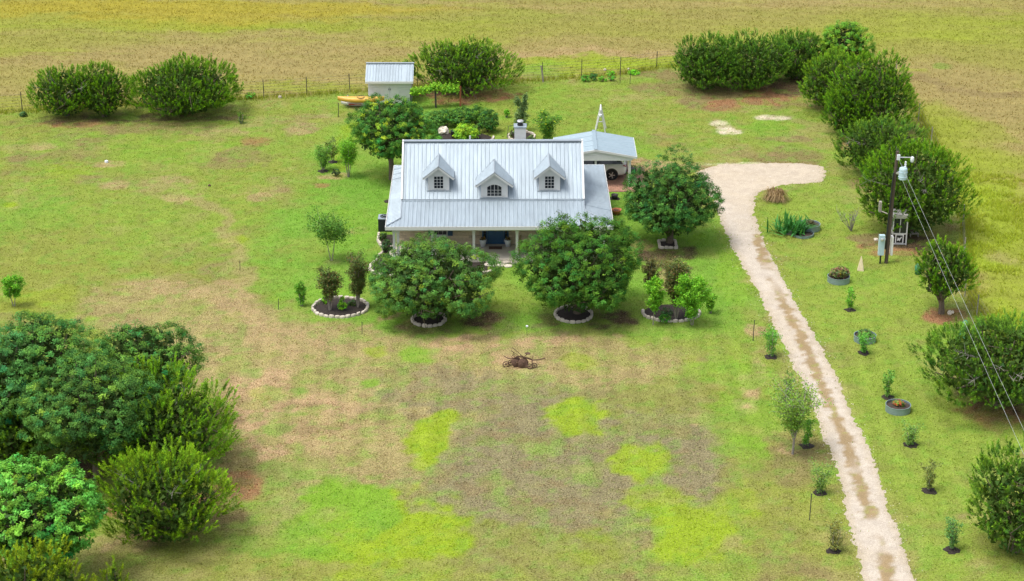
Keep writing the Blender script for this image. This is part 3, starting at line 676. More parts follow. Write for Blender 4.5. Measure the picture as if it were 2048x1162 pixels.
oak(782, 184, 338, 92, 'leafy shade tree at the left rear corner of the house', clear=.9, base=(.036, .102, .014), tips=((.17, .26, .02), .10), name='shade_tree', dens=1.1)
oak(75, 612, 870, 135, 'oak at the left edge, rearmost of the front left thicket', base=(.044, .112, .020), clear=.6)
oak(285, 630, 820, 122, 'oak with spreading arms on the right rear of the left thicket', base=(.044, .110, .018), clear=1.0, depth=.4)
oak(185, 695, 955, 150, 'tall blue green oak in the middle of the left thicket', base=(.046, .114, .022), clear=.5, tips=((.12, .22, .03), .08))
oak(-10, 660, 910, 120, 'oak cut by the left edge of the thicket', base=(.045, .125, .03), clear=.6)
juniper(20, 770, 965, 76, 'olive juniper at the left edge between the thicket oaks', base=(.06, .115, .010), tip=(.13, .24, .012))
juniper(322, 740, 968, 146, 'big bright juniper on the right side of the left thicket', base=(.060, .12, .008), tip=(.145, .285, .010), length=.6, dead=1)
juniper(326, 888, 1112, 134, 'low spreading juniper at the front of the left thicket', base=(.066, .118, .008), tip=(.155, .285, .010), length=.6, dead=3, depth=.34)
oak(70, 905, 1180, 132, 'bright green broadleaf tree in the lower left corner', base=(.068, .180, .022), clear=.5, name='broadleaf_tree', tips=((.10, .28, .045), .15), size=.095)
juniper(60, 1080, 1330, 130, 'yellowish juniper cut off by the bottom left corner', base=(.085, .13, .008), tip=(.19, .27, .012))
juniper(228, 1128, 1240, 26, 'little juniper tip poking up at the bottom edge', base=(.075, .125, .008), tip=(.18, .27, .012))

# ---- small trees, saplings, shrubs
def small_tree(bx, by, top, hw, label, base, stems=3, crown_low=.35, size=.085, dens=1.0, name='sapling', cat='sapling', group=None, m='leaf', bark='bark_grey', droop=.0, r0=.03, shape='oval', tips=None, z0=0.0, fork=0.0, jit=.13):
    x, y = G(bx, by, z0); h = height_at(x, y, top)-z0; w = hw/ppm(y)
    t = thing(name, label, cat, (x, y, z0), 0, group)
    mb = MB(); P = []; D = []
    for s in range(stems):
        a = 6.283*s/stems+rng.uniform(-.5, .5); sprd = w*(.55 if stems > 1 else .08)*rng.uniform(.6, 1.1)
        hh = h*rng.uniform(.78, 1.0) if stems > 1 else h*.97
        top_p = Vector((math.cos(a)*sprd, math.sin(a)*sprd, hh)); b0 = Vector((math.cos(a)*r0*1.2, math.sin(a)*r0*1.2, -.03)) if stems > 1 else Vector((0, 0, -.03))
        if fork: b0 = Vector((fork*.05*h, 0, fork*h*rng.uniform(.85, 1.15)))
        mid = b0.lerp(top_p, .5)+Vector((rng.normal(0, .04), rng.normal(0, .04), 0))
        mb.tube([b0, mid, top_p], [r0, r0*.7, r0*.2], 5, cap=False)
        nb = max(4, int(13*h/stems**.5))
        for _ in range(nb):
            u = rng.uniform(crown_low, .97); st = b0.lerp(mid, u*2) if u < .5 else mid.lerp(top_p, u*2-1)
            ang = rng.uniform(0, 6.283)
            prof = {'oval': math.sin(math.pi*min(1, max(.12, (u-crown_low)/(1.02-crown_low)*.85+.12))), 'cone': 1.05-u, 'umbrella': .45+.6*u, 'column': .75, 'vase': u}[shape]
            ln = w*prof*rng.uniform(.5, 1.0); e = st+Vector((math.cos(ang)*ln, math.sin(ang)*ln, ln*rng.uniform(.15, .8)-droop*ln))
            mb.tube([st, e], [r0*.35, r0*.1], 4, cap=False)
            for f in np.linspace(.35, 1.0, 4): P.append(st.lerp(e, f)); D.append((e-st).normalized())
        P.append(top_p); D.append(Vector((0, 0, 1)))
    if fork: mb.tube([(0, 0, -.05), (fork*.05*h, 0, fork*h*1.15)], [r0*1.6, r0*1.1], 7)
    P = np.array(P); D = np.array(D); per = max(4, int(16*dens))
    q = np.repeat(P, per, 0); N = len(q); c = q+rng.normal(0, max(.05, w*jit), (N, 3)); nrm = unit(rand_dirs(N)+np.array((0, 0, .9))); d = unit(np.cross(nrm, rand_dirs(N)))
    c[:, 2] = np.maximum(c[:, 2], .04)
    V = leaf_tris(c, d, nrm, size*rng.uniform(.7, 1.4, N), size*.7*rng.uniform(.7, 1.3, N)); col = mk_col(N, base, .10, .25)
    if tips is not None:
        k = rng.random(N) < tips[1]; col[k] = mk_col(k.sum(), tips[0], .08, .2)
    mb.build('stem', bark, t)
    leaf_object('foliage', [(V, np.repeat(col, 3, 0))], m, t); return t
def shrub(bx, by, hw, hpx, label, base, name='shrub', cat='shrub', size=.08, dens=1.0, group=None, tips=None, rough=.3, z0=0.0):
    x, y = G(bx, by, z0); s = ppm(y); r = hw/s; h = hpx/s/.93; t = thing(name, label, cat, (x, y, z0), 0, group)
    rad = (r, r*.9, h*.55); zc = h*.45
    n = int(max(40, (r*r*4+r*h*4)*45*dens))
    V = oak_leaves(rad, zc, n, 9, size, base, nl=9, depth=rough, width=.5, inner=.5, tuft_r=min(.16, r*.3), tips=tips)
    mb = MB()
    for k in range(6):
        a = k*1.05; mb.tube([(0, 0, -.02), (math.cos(a)*r*.3, math.sin(a)*r*.3, h*.4), (math.cos(a)*r*.6, math.sin(a)*r*.55, h*.75)], [.02, .014, .006], 4, cap=False)
    mb.build('stem', 'bark', t); leaf_object('foliage', [V], 'leaf', t); return t
GRN = (.055, .15, .022); LGT = (.10, .24, .02); OLV = (.06, .085, .025); BRZ = (.085, .085, .03); SAGE = (.095, .15, .055)
small_tree(663, 521, 442, 40, 'small umbrella shaped tree with two thin trunks left of the porch', (.055, .125, .02), stems=2, crown_low=.52, shape='umbrella', size=.10, name='ornamental_tree', cat='tree', dens=1.3)
small_tree(646, 342, 292, 24, 'front sapling of the pair left of the shade tree', (.075, .165, .025), stems=3, crown_low=.2, shape='vase', name='crape_myrtle', cat='sapling')
small_tree(665, 324, 281, 14, 'rear sapling of the pair left of the shade tree', (.09, .13, .03), stems=3, crown_low=.3, shape='vase', name='crape_myrtle', cat='sapling', dens=.6)
small_tree(697, 354, 280, 22, 'lime green many stemmed tree against the shade tree', (.10, .23, .02), stems=5, crown_low=.38, shape='vase', name='crape_myrtle', cat='tree', dens=1.0)
shrub(672, 352, 9, 15, 'tiny dark shrub on the lawn near the shade tree', (.03, .05, .02))
small_tree(660, 622, 532, 22, 'left crape myrtle in the oval stone edged bed', (.055, .085, .022), stems=7, crown_low=.36, shape='oval', name='crape_myrtle', cat='shrub', dens=1.0, tips=((.10, .075, .03), .25))
small_tree(716, 616, 516, 24, 'right crape myrtle in the oval stone edged bed', (.055, .085, .022), stems=7, crown_low=.38, shape='vase', name='crape_myrtle', cat='shrub', dens=1.2, tips=((.10, .075, .03), .25))
small_tree(603, 612, 558, 10, 'thin upright sapling left of the oval bed', (.075, .19, .02), stems=2, crown_low=.15, shape='column')
shrub(652, 608, 9, 20, 'pale green shrub at the left end of the oval bed', LGT); shrub(685, 622, 10, 30, 'yellow green shrub in the middle of the oval bed', (.11, .25, .015))
shrub(704, 612, 10, 14, 'low dark green plant at the right end of the oval bed', (.03, .06, .02), dens=.5)
small_tree(1306, 650, 552, 22, 'light green young tree on the left of the right hand bed', (.10, .235, .018), stems=1, crown_low=.33, shape='oval', name='ornamental_tree', cat='tree', dens=2.2, size=.1, bark='bark_grey')
small_tree(1302, 592, 520, 17, 'bronze leaved crape myrtle behind the light green young tree', BRZ, stems=5, crown_low=.3, shape='column', name='crape_myrtle', cat='shrub')
small_tree(1352, 640, 520, 28, 'bronze topped crape myrtle in the centre of the right hand bed', (.07, .09, .025), stems=8, crown_low=.35, shape='vase', name='crape_myrtle', cat='shrub', dens=1.4, tips=((.13, .09, .04), .2))
small_tree(1384, 650, 545, 32, 'bushy light green tree on the right of the right hand bed', (.095, .23, .018), stems=2, crown_low=.22, shape='oval', name='ornamental_tree', cat='tree', dens=2.4, size=.1)
small_tree(1421, 626, 588, 12, 'small leafy sapling just right of the right hand bed', (.12, .25, .025), stems=4, crown_low=.2, shape='vase')
shrub(1330, 644, 12, 18, 'low green shrub at the front of the right hand bed', (.06, .17, .02)); shrub(1332, 630, 14, 16, 'dark low plants under the right hand bed trees', (.025, .05, .018), dens=.6)
for bx, by, top, hw, lab, base, st in [
    (1542, 714, 660, 20, 'leafy sapling in mulch left of the driveway, beside a dark stake', (.06, .16, .022), 5), (1576, 797, 745, 12, 'wispy sapling hidden behind the sparse driveway tree', (.07, .12, .03), 3),
    (1613, 892, 838, 17, 'sapling in mulch under the right side of the sparse driveway tree', (.07, .17, .02), 4), (1640, 986, 935, 24, 'vase shaped sapling in mulch left of the driveway, below the sparse tree', (.07, .125, .025), 6),
    (1667, 1102, 1048, 24, 'bronze sapling in mulch nearest the bottom of the driveway', (.10, .11, .03), 6), (1700, 620, 573, 13, 'round headed sapling in mulch right of the driveway', (.075, .19, .018), 2),
    (1727, 706, 668, 16, 'sapling in mulch in front of the middle steel ring planter', (.06, .17, .025), 5), (1775, 794, 745, 13, 'upright sapling in mulch behind the lowest steel ring planter', (.065, .15, .025), 4),
    (1822, 890, 850, 20, 'sapling in mulch below the lowest steel ring planter', (.075, .14, .03), 5), (1858, 982, 928, 16, 'thin bronze sapling in mulch, third from the bottom right', (.085, .105, .03), 4), (1903, 1100, 1040, 18, 'wispy green sapling in mulch near the lower right juniper', (.06, .13, .035), 4)]:
    small_tree(bx, by, top, hw*1.15, lab, tuple(1.25*q for q in base), stems=st, crown_low=.15, shape='vase', group='saplings planted along the driveway', dens=.55, size=.075, r0=.016)
small_tree(1585, 908, 776, 60, 'sparse spreading tree with a pale trunk beside the driveway', (.105, .185, .028), stems=9, crown_low=.25, shape='vase', name='driveway_tree', cat='tree', dens=.7, r0=.04, size=.085, fork=.22, jit=.10)
small_tree(28, 612, 548, 20, 'small bright tree at the left edge above the thicket', (.09, .23, .02), stems=2, crown_low=.35, shape='oval', name='young_tree', cat='tree', dens=2.0)
small_tree(1043, 262, 180, 17, 'slim grey green tree behind the chimney', SAGE, stems=2, crown_low=.12, shape='cone', name='slim_tree', cat='tree', dens=1.6, droop=-.2)
small_tree(1013, 235, 220, 6, 'tiny green seedling on the lawn behind the chimney', LGT, stems=3, crown_low=.1)
small_tree(1096, 290, 230, 27, 'bushy green tree between the chimney and the carport', (.06, .14, .02), stems=5, crown_low=.1, shape='vase', name='bushy_tree', cat='tree', dens=1.8, tips=((.30, .34, .02), .06))
small_tree(483, 247, 225, 9, 'twiggy seedling at the foot of the broad round juniper', (.07, .13, .02), stems=3, crown_low=.1, dens=.4)
shrub(500, 197, 10, 14, 'bright weed growing in the back fence left of the wire posts', (.07, .2, .02), dens=.6); shrub(46, 233, 8, 12, 'dark weed at the foot of the far left fence post', (.05, .1, .03), dens=.6)
# rear garden
for i, (bx, hw, hp, lab) in enumerate([(893, 26, 34, 'dark hedge shrub at the left end of the rear garden'), (925, 30, 36, 'dark hedge shrub second in the rear garden row'), (955, 30, 38, 'dark hedge shrub third in the rear garden row'), (975, 24, 44, 'dark hedge shrub at the right end of the rear garden')]):
    shrub(bx, 252+4*(i == 3)*3, hw, hp, lab, (.032, .085, .016), name='hedge_shrub', group='dark hedge in the rear garden', tips=((.08, .19, .02), .15), dens=.8, size=.1)
shrub(932, 278, 26, 32, 'yellow green feathery shrub beside the black pot', (.14, .26, .02), size=.1)
shrub(866, 262, 28, 40, 'loose mid green shrub between the shade tree and the boulder', (.06, .14, .025), size=.1, rough=.45)
shrub(870, 281, 16, 10, 'low green clump below the boulder in the rear garden', (.07, .19, .02)); shrub(934, 287, 16, 9, 'low lime clump right behind the house ridge', (.11, .26, .02)); shrub(952, 268, 10, 18, 'grey green clump under the right end of the hedge', (.05, .09, .035))
shrub(1026, 278, 9, 22, 'olive plant in the ring bed left of the chimney', (.07, .10, .03), dens=.7); shrub(1062, 282, 9, 12, 'small plant in the ring bed right of the chimney', (.06, .1, .03), dens=.6)
for bx, by, hw, hp, lab, c in [(1170, 163, 10, 14, 'leftmost bean plant in the vegetable row by the back fence', (.05, .17, .02)), (1188, 161, 10, 16, 'dark vegetable plant second in the row by the back fence', (.03, .09, .02)), (1205, 163, 9, 10, 'vegetable plant third in the row by the back fence', (.06, .2, .02)), (1222, 162, 9, 14, 'vegetable plant fourth in the row by the back fence', (.05, .17, .02)), (1222, 150, 12, 8, 'bright low greens left of the tall garden stake', (.09, .26, .015)), (1268, 149, 12, 9, 'bright low greens at the right end of the vegetable patch', (.09, .26, .015))]:
    shrub(bx, by, hw, hp, lab, c, name='vegetable_plant', cat='plant', dens=.7, group='vegetable patch by the fence')
# house beds
for bx, by, hw, hp, lab in [(774, 505, 12, 26, 'dark shrub at the left corner of the porch'), (766, 480, 9, 16, 'dark shrub just below the air conditioner'), (777, 530, 14, 22, 'dark leafy shrub in the curved bed left of the porch')]:
    shrub(bx, by, hw, hp, lab, (.028, .065, .018), dens=1.0)
shrub(764, 540, 12, 9, 'grey green low plant in the curved porch bed', (.05, .09, .045), dens=.7)
# bare shrub left of the huge juniper
bx_, by_ = G(1703, 462); t = thing('bare_shrub', 'leafless grey shrub left of the huge round juniper', 'shrub', (bx_, by_, 0)); mb = MB()
for k in range(16):
    a = rng.uniform(0, 6.28); l = rng.uniform(.5, 1.3); e = Vector((math.cos(a)*l*.6-.35, math.sin(a)*l*.5, l*1.25)); m1 = e*.5+Vector((rng.normal(0, .06), rng.normal(0, .06), .05))
    mb.tube([(0, 0, -.03), m1, e], [.022, .014, .005], 4, cap=False)
    for _ in range(4):
        mm = m1.lerp(e, rng.random()); mb.tube([mm, mm+Vector((rng.normal(0, .2), rng.normal(0, .2), rng.uniform(.1, .35)))], [.008, .003], 4, cap=False)
mb.build('twigs', 'dead_wood', t)
# yucca
yx, yy = G(1583, 466); t = thing('yucca', 'big spiky yucca clump with sword leaves right of the driveway', 'yucca', (yx, yy, 0))
N = 170; V = []; cols = []
for k in range(N):
    h0 = (rng.normal(0, .45), rng.normal(0, .35)); a = rng.uniform(0, 6.283); el = rng.uniform(.15, 1.45); l = rng.uniform(.85, 1.4)
    d = Vector((math.cos(a)*math.cos(el), math.sin(a)*math.cos(el), math.sin(el))); b0 = Vector((h0[0], h0[1], .12)); sd_ = d.cross(Vector((0, 0, 1))).normalized()*.05
    mid = b0+d*l*.55; tip = b0+d*l+Vector((0, 0, -.12*l*math.cos(el))); V += [b0-sd_*.8, b0+sd_*.8, mid+sd_, b0-sd_*.8, mid+sd_, mid-sd_, mid-sd_, mid+sd_, tip]; c = np.array((.045, .18, .045))*rng.uniform(.7, 1.4)+np.array((.02, .05, 0))*rng.random(); cols += [c]*9
o = tri_mesh('leaves', np.array([tuple(v) for v in V]), np.arange(len(V)).reshape(-1, 3), np.array(cols), 'leaf', t)
MB().lathe([(.30, -.02), (.26, .18), (.12, .24)], 9, sx=1.6, sy=1.2).build('base', 'dead_wood', t)
# dead ornamental grass
yx, yy = G(1551, 400); t = thing('dead_grass_clump', 'heap of dead tan ornamental grass beside the driveway bend', 'grass clump', (yx, yy, 0))
V = []; cols = []
for k in range(420):
    a = rng.uniform(0, 6.283); l = rng.uniform(.4, 1.0); hh = rng.uniform(.25, .75); r0 = rng.random()*.18; o_ = Vector((rng.normal(0, .14), rng.normal(0, .12), 0))
    dr = Vector((math.cos(a), math.sin(a), 0)); b0 = o_+dr*r0; mid = b0+dr*l*.45+Vector((0, 0, hh)); tip = b0+dr*l+Vector((0, 0, hh*.15)); sd_ = Vector((-dr.y, dr.x, 0))*.017
    V += [b0-sd_, b0+sd_, mid+sd_, b0-sd_, mid+sd_, mid-sd_, mid-sd_, mid+sd_, tip]; cols += [np.array((.34, .25, .14))*rng.uniform(.6, 1.3)]*9
tri_mesh('dry_blades', np.array([tuple(v) for v in V]), np.arange(len(V)).reshape(-1, 3), np.array(cols), 'blade', t)
V = []; cols = []
for k in range(60):
    a = rng.uniform(0, 6.283); l = rng.uniform(.3, .6); b0 = Vector((rng.normal(-.35, .15), rng.normal(.1, .15), 0)); tip = b0+Vector((math.cos(a)*.2, math.sin(a)*.2, l)); V += [b0+Vector((.015, 0, 0)), b0-Vector((.015, 0, 0)), tip]; cols += [np.array((.10, .17, .04))]*3
tri_mesh('green_blades', np.array([tuple(v) for v in V]), np.arange(len(V)).reshape(-1, 3), np.array(cols), 'blade', t)

# ================================================================== HOUSE
def rib_panel(A, B, s0, s1, n, pitch=.23, rib=.055, rh=.02):
    """sheet between the lines A(s) and B(s), ribs running from A to B"""
    n = Vector(n).normalized(); xs = [(s0, 0)]
    k = math.ceil((s0+.02)/pitch)
    while k*pitch < s1-.03:
        c = k*pitch; xs += [(c-rib, 0), (c-rib*.4, rh), (c+rib*.4, rh), (c+rib, 0)]; k += 1
    xs = [q for q in xs if s0 <= q[0] <= s1]+[(s1, 0)]
    mb = MB()
    for s, h in xs: mb.v += [tuple(Vector(A(s))+n*h), tuple(Vector(B(s))+n*h)]
    for i in range(len(xs)-1): mb.f.append((2*i, 2*i+2, 2*i+3, 2*i+1))
    return mb
def panels(A, B, s0, s1, n, width, m, parent, name='roof_panel', **kw):
    k = max(1, round((s1-s0)/width)); st = (s1-s0)/k
    for i in range(k): rib_panel(A, B, s0+i*st, s0+(i+1)*st, n, **kw).build(name, m, parent)

house = thing('house', 'white trimmed limestone cottage with a silver metal roof and three dormers', 'house', (-1.08, 105.3, 0), R(.5))
EZ, BZ, RZ_ = 2.30, 2.95, 5.45          # eave, break, ridge heights
UL, UR, MU = -6.04, 6.80, 5.24           # eave sides, half width of the upper roof
VB, VR, VE = 2.6, 5.83, 10.7             # break, ridge, back eave
SLP = (RZ_-BZ)/(VR-VB)
roof = MB().quad((-5.0, VB+.2, BZ), (5.0, VB+.2, BZ), (5.0, VR, RZ_-.12), (-5.0, VR, RZ_-.12)).build('roof', 'flashing', house)
fz = lambda v: EZ+.25*v
# porch roof, front
def fA(u): return (u, 0, EZ)
def fB(u):
    v = VB
    if u < -MU: v = max(0.0, u-UL)
    if u > MU: v = max(0.0, UR-u)
    return (u, v, fz(v))
panels(fA, fB, UL, -MU, (0, -.25, 1), .9, 'galvanised', roof); panels(fA, fB, -MU, MU, (0, -.25, 1), .8, 'galvanised', roof); panels(fA, fB, MU, UR, (0, -.25, 1), .8, 'galvanised', roof)
# wings
def wing(sgn, edge):
    w = abs(edge)-MU
    A = lambda s: (edge, s, EZ)
    def B(s):
        d = min(w, s, VE-s); return (edge-sgn*d, s, EZ+.25*d)
    panels(A, B, 0, w, (sgn*.25, 0, 1), 1.0, 'galvanised', roof); panels(A, B, w, VE-w, (sgn*.25, 0, 1), .95, 'galvanised', roof); panels(A, B, VE-w, VE, (sgn*.25, 0, 1), 1.0, 'galvanised', roof)
wing(-1, UL); wing(1, UR)
# back, low and steep
panels(lambda u: (u, VE, EZ), lambda u: (u, VE-(1.64 if abs(u) < MU else max(0, min(u-UL, UR-u, 1.64))), EZ+(.25 if abs(u) >= MU else .4)*(1.64 if abs(u) < MU else max(0, min(u-UL, UR-u, 1.64)))), UL, UR, (0, .3, 1), .9, 'galvanised', roof)
VK = VE-1.64; panels(lambda u: (u, VK, EZ+.65), lambda u: (u, VR, RZ_), -MU, MU, (0, .7, 1), .9, 'galvanised', roof)
# upper front slope
panels(lambda u: (u, VB, BZ+.03), lambda u: (u, VR, RZ_), -MU, MU, (0, -SLP, 1), .75, 'galvanised', roof)
# trims
mb = MB(); mb.beam((-MU-.03, VR, RZ_+.03), (MU+.03, VR, RZ_+.03), .30, .05); mb.build('ridge_cap', 'galvanised_edge', roof)
mb = MB(); mb.beam((-MU, VB-.05, BZ-.002), (MU, VB-.05, BZ-.002), .16, .03); mb.build('break_flashing', 'galvanised', roof)
mb = MB(); mb.box(-MU, MU, VB-.01, VB+.012, BZ-.03, BZ+.055); mb.build('shadow_gap_strip', 'flashing', roof)
for sgn in (-1, 1):
    e = sgn*MU
    mb = MB()
    mb.beam((e, VB-.03, BZ+.03), (e, VR, RZ_+.03), .09, .17); mb.beam((e, VK, EZ+.68), (e, VR, RZ_+.03), .09, .17)
    mb.build('rake_trim', 'white_paint', roof)
    mb = MB(); mb.beam((e, abs(UL if sgn < 0 else UR)-MU, fz(abs(UL if sgn < 0 else UR)-MU)+.02), (e, VB-.04, BZ-.01), .05, .07); mb.build('porch_rake_trim', 'galvanised_edge', roof)
    ed = UL if sgn < 0 else UR; w = abs(ed)-MU
    mb = MB(); mb.tube([(ed, .02, EZ+.03), (ed-sgn*w, w, fz(w)+.04)], .035, 6); mb.build('hip_cap', 'galvanised_edge', roof)
mb = MB(); mb.box(UL-.02, UR+.02, -.05, -.012, EZ-.20, EZ+.005); mb.build('fascia', 'white_paint', roof)
mb = MB(); mb.box(UL-.055, UL-.022, -.05, VE, EZ-.20, EZ+.002); mb.build('fascia', 'white_paint', roof)
mb = MB(); mb.box(UR+.022, UR+.055, -.05, VE, EZ-.20, EZ+.002); mb.build('fascia', 'white_paint', roof)
mb = MB(); mb.box(UL-.02, UR+.02, VE+.012, VE+.05, EZ-.20, EZ+.004); mb.build('fascia', 'white_paint', roof)
mb = MB(); mb.box(UL+.02, UR-.02, 0, 2.62, EZ-.19, EZ-.17); mb.build('porch_ceiling', 'white_paint', house)
mb = MB(); mb.box(-5.7, 6.4, .42, .62, EZ-.42, EZ-.194); mb.build('porch_beam', 'white_paint', house)
# walls
WL, WR, WV = -5.62, 6.32, 2.66
wall = MB().box(WL, WR, WV+.05, 10.2, .0, EZ-.17).build('wall', 'mortar', house)
mb = MB(); mb.poly_prism([(-5.0, VB+.2, EZ-.1), (-5.0, VB+.2, BZ-.05), (-5.0, VR, RZ_-.16), (-5.0, VK-.1, EZ+.5), (-5.0, VK-.1, EZ-.1)], (10.0, 0, 0)); mb.build('gable_wall', 'white_siding', house)
# porch floor and step
mb = MB(); mb.box(-5.95, 6.6, .25, WV+.06, -.02, .20); mb.build('porch_floor', 'concrete', house)
# limestone courses on the front wall (openings left free)
DU = .14; OPEN = [(DU-.72, DU+.72, .15, 2.2), (-3.62, -2.46, .70, 2.2), (2.75, 3.90, .70, 2.2)]
stone_meshes = []
for i in range(5):
    b = MB(); jit = lambda: rng.uniform(-.05, .05)
    b.v = [(sx*.5+jit()*.4, sy*.5, sz*.5+jit()*.5) for sx, sy, sz in [(-1, -1, -1), (1, -1, -1), (1, 1, -1), (-1, 1, -1), (-1, -1, 1), (1, -1, 1), (1, 1, 1), (-1, 1, 1)]]
    b.f = [(0, 3, 2, 1), (4, 5, 6, 7), (0, 1, 5, 4), (1, 2, 6, 5), (2, 3, 7, 6), (3, 0, 4, 7)]
    me = b.mesh('stone'); me.materials.append(MATS['limestone']); stone_meshes.append(me)
z = .21
while z < 2.06:
    h = random.choice((.15, .19, .23)); h = min(h, 2.10-z); u = WL+.02
    if h < .08: break
    while u < 2.2:
        w = random.uniform(.28, .62); zc_ = z+h/2; segs = [(u, min(u+w, WR))]
        for a, b2, c, d in OPEN:
            if c < zc_ < d:
                segs = [q for s0, s1 in segs for q in ((s0, min(s1, a)), (max(s0, b2), s1)) if q[1]-q[0] > .06]
        for s0, s1 in segs:
            copy_data(random.choice(stone_meshes), 'stone', wall, ((s0+s1)/2, WV+.03+random.uniform(-.008, .008), zc_), (0, 0, 0), (s1-s0-.016, .08, h-.014))
        u += w
    z += h
# door with sidelights
door = MB().box(DU-.46, DU+.46, WV-.01, WV+.04, .22, 2.12).build('door', 'door_blue', house)
mb = MB(); mb.lathe([(.19, 0), (.19, .012)], 20); ov = mb.build('oval_window', 'frosted_glass', door); ov.rotation_euler = (math.pi/2, 0, 0); ov.scale = (1, 2.3, 1); ov.location = (DU, WV-.008, 1.40)
mb = MB(); mb.torus((0, 0, 0), .19, .018, 'y', 20, 5); fr_ = mb.build('oval_frame', 'shutter_blue', door); fr_.scale = (1, 1, 2.3); fr_.location = (DU, WV-.02, 1.40)
mb = MB()
for k in range(9):
    a = rng.uniform(0, 6.28); mb.lathe([(.012, -.03), (.05, 0), (.012, .03)], 6, c=(DU+math.cos(a)*.10, WV-.06, 1.80+math.sin(a)*.05))
mb.build('door_wreath', 'pot_white', door)
mb = MB(); mb.lathe([(.015, -.03), (.035, 0), (.015, .03)], 8, c=(DU+.38, WV-.05, 1.1)); mb.build('handle', 'alloy', door)
for s in (-1, 1):
    mb = MB(); mb.box(DU+s*.62-.08, DU+s*.62+.08, WV+.0, WV+.03, .45, 2.08); sl = mb.build('sidelight', 'glass_dark', house)
    mb = MB()
    for zz in (.85, 1.25, 1.65): mb.box(DU+s*.62-.08, DU+s*.62+.08, WV-.012, WV-.001, zz-.012, zz+.012)
    mb.build('muntin', 'door_blue', sl)
mb = MB()
for s in (-1, 1):
    mb.box(DU+s*.505-.035, DU+s*.505+.035, WV-.03, WV+.04, .22, 2.12); mb.box(DU+s*.735-.035, DU+s*.735+.035, WV-.03, WV+.04, .22, 2.12); mb.box(DU+s*.62-.079, DU+s*.62+.079, WV-.02, WV+.04, .22, .44)
mb.build('door_frame', 'door_blue', house)
# front windows with shutters
def sash(parent, c, w, h, nx_, nz_, y, m='glass_dark', arch=False, fr=.045, name='window'):
    """window in the plane v = y: frame, panes, muntins"""
    u0, z0 = c[0]-w/2, c[1]
    top = lambda u: z0+h+(0.16*(1-((u-c[0])/(w/2))**2) if arch else 0)
    us = np.linspace(u0, u0+w, 9 if arch else 2)
    fo = MB(); out = [(u0-fr, y, z0-fr), (u0+w+fr, y, z0-fr)]+[(u+fr*(1 if u > c[0] else -1)*(abs(u-c[0])/(w/2)), y, top(u)+fr) for u in us[::-1]]
    fo.poly_prism(out, (0, .03, 0)); f = fo.build(name, 'white_paint', parent)
    cu = np.linspace(u0, u0+w, nx_+1); cz = [z0+h*k/nz_ for k in range(nz_+1)]; g = .012
    for i in range(nx_):
        for k in range(nz_):
            a, b2 = cu[i]+g, cu[i+1]-g; z1, z2 = cz[k]+g, cz[k+1]-g
            if arch and k == nz_-1: pts = [(a, y-.006, z1), (b2, y-.006, z1), (b2, y-.006, top(b2)-g), ((a+b2)/2, y-.006, top((a+b2)/2)-g), (a, y-.006, top(a)-g)]
            else: pts = [(a, y-.006, z1), (b2, y-.006, z1), (b2, y-.006, z2), (a, y-.006, z2)]
            p = MB(); p.poly_prism(pts, (0, .004, 0)); p.build('pane', m, f)
    return f
for cu_ in (-3.04, 3.32):
    w = sash(house, (cu_, .80), .72, 1.25, 3, 4, WV-.02)
    mb = MB(); mb.box(cu_-.44, cu_+.44, WV-.07, WV+.0, .68, .75); mb.build('sill', 'white_paint', w)
    for s in (-1, 1):
        mb = MB(); mb.box(cu_+s*.56-.15, cu_+s*.56+.15, WV-.045, WV-.012, .74, 2.10); sh = mb.build('shutter', 'shutter_blue', house)
        for k in range(10): copy = MB(); copy.box(cu_+s*.56-.12, cu_+s*.56+.12, WV-.058, WV-.044, .80+k*.128, .87+k*.128); copy.build('slat', 'shutter_blue', sh)
# posts
for u in (-5.62, -5.40, -3.45, -1.09, 1.37, 3.83, 6.32):
    p = MB(); p.box(u-.075, u+.075, .45, .60, .205, EZ-.42); po = p.build('post', 'white_paint', house)
    q = MB(); q.box(u-.10, u+.10, .425, .625, .202, .34); q.box(u-.10, u+.10, .425, .625, EZ-.54, EZ-.424); q.build('post_trim', 'white_paint', po)
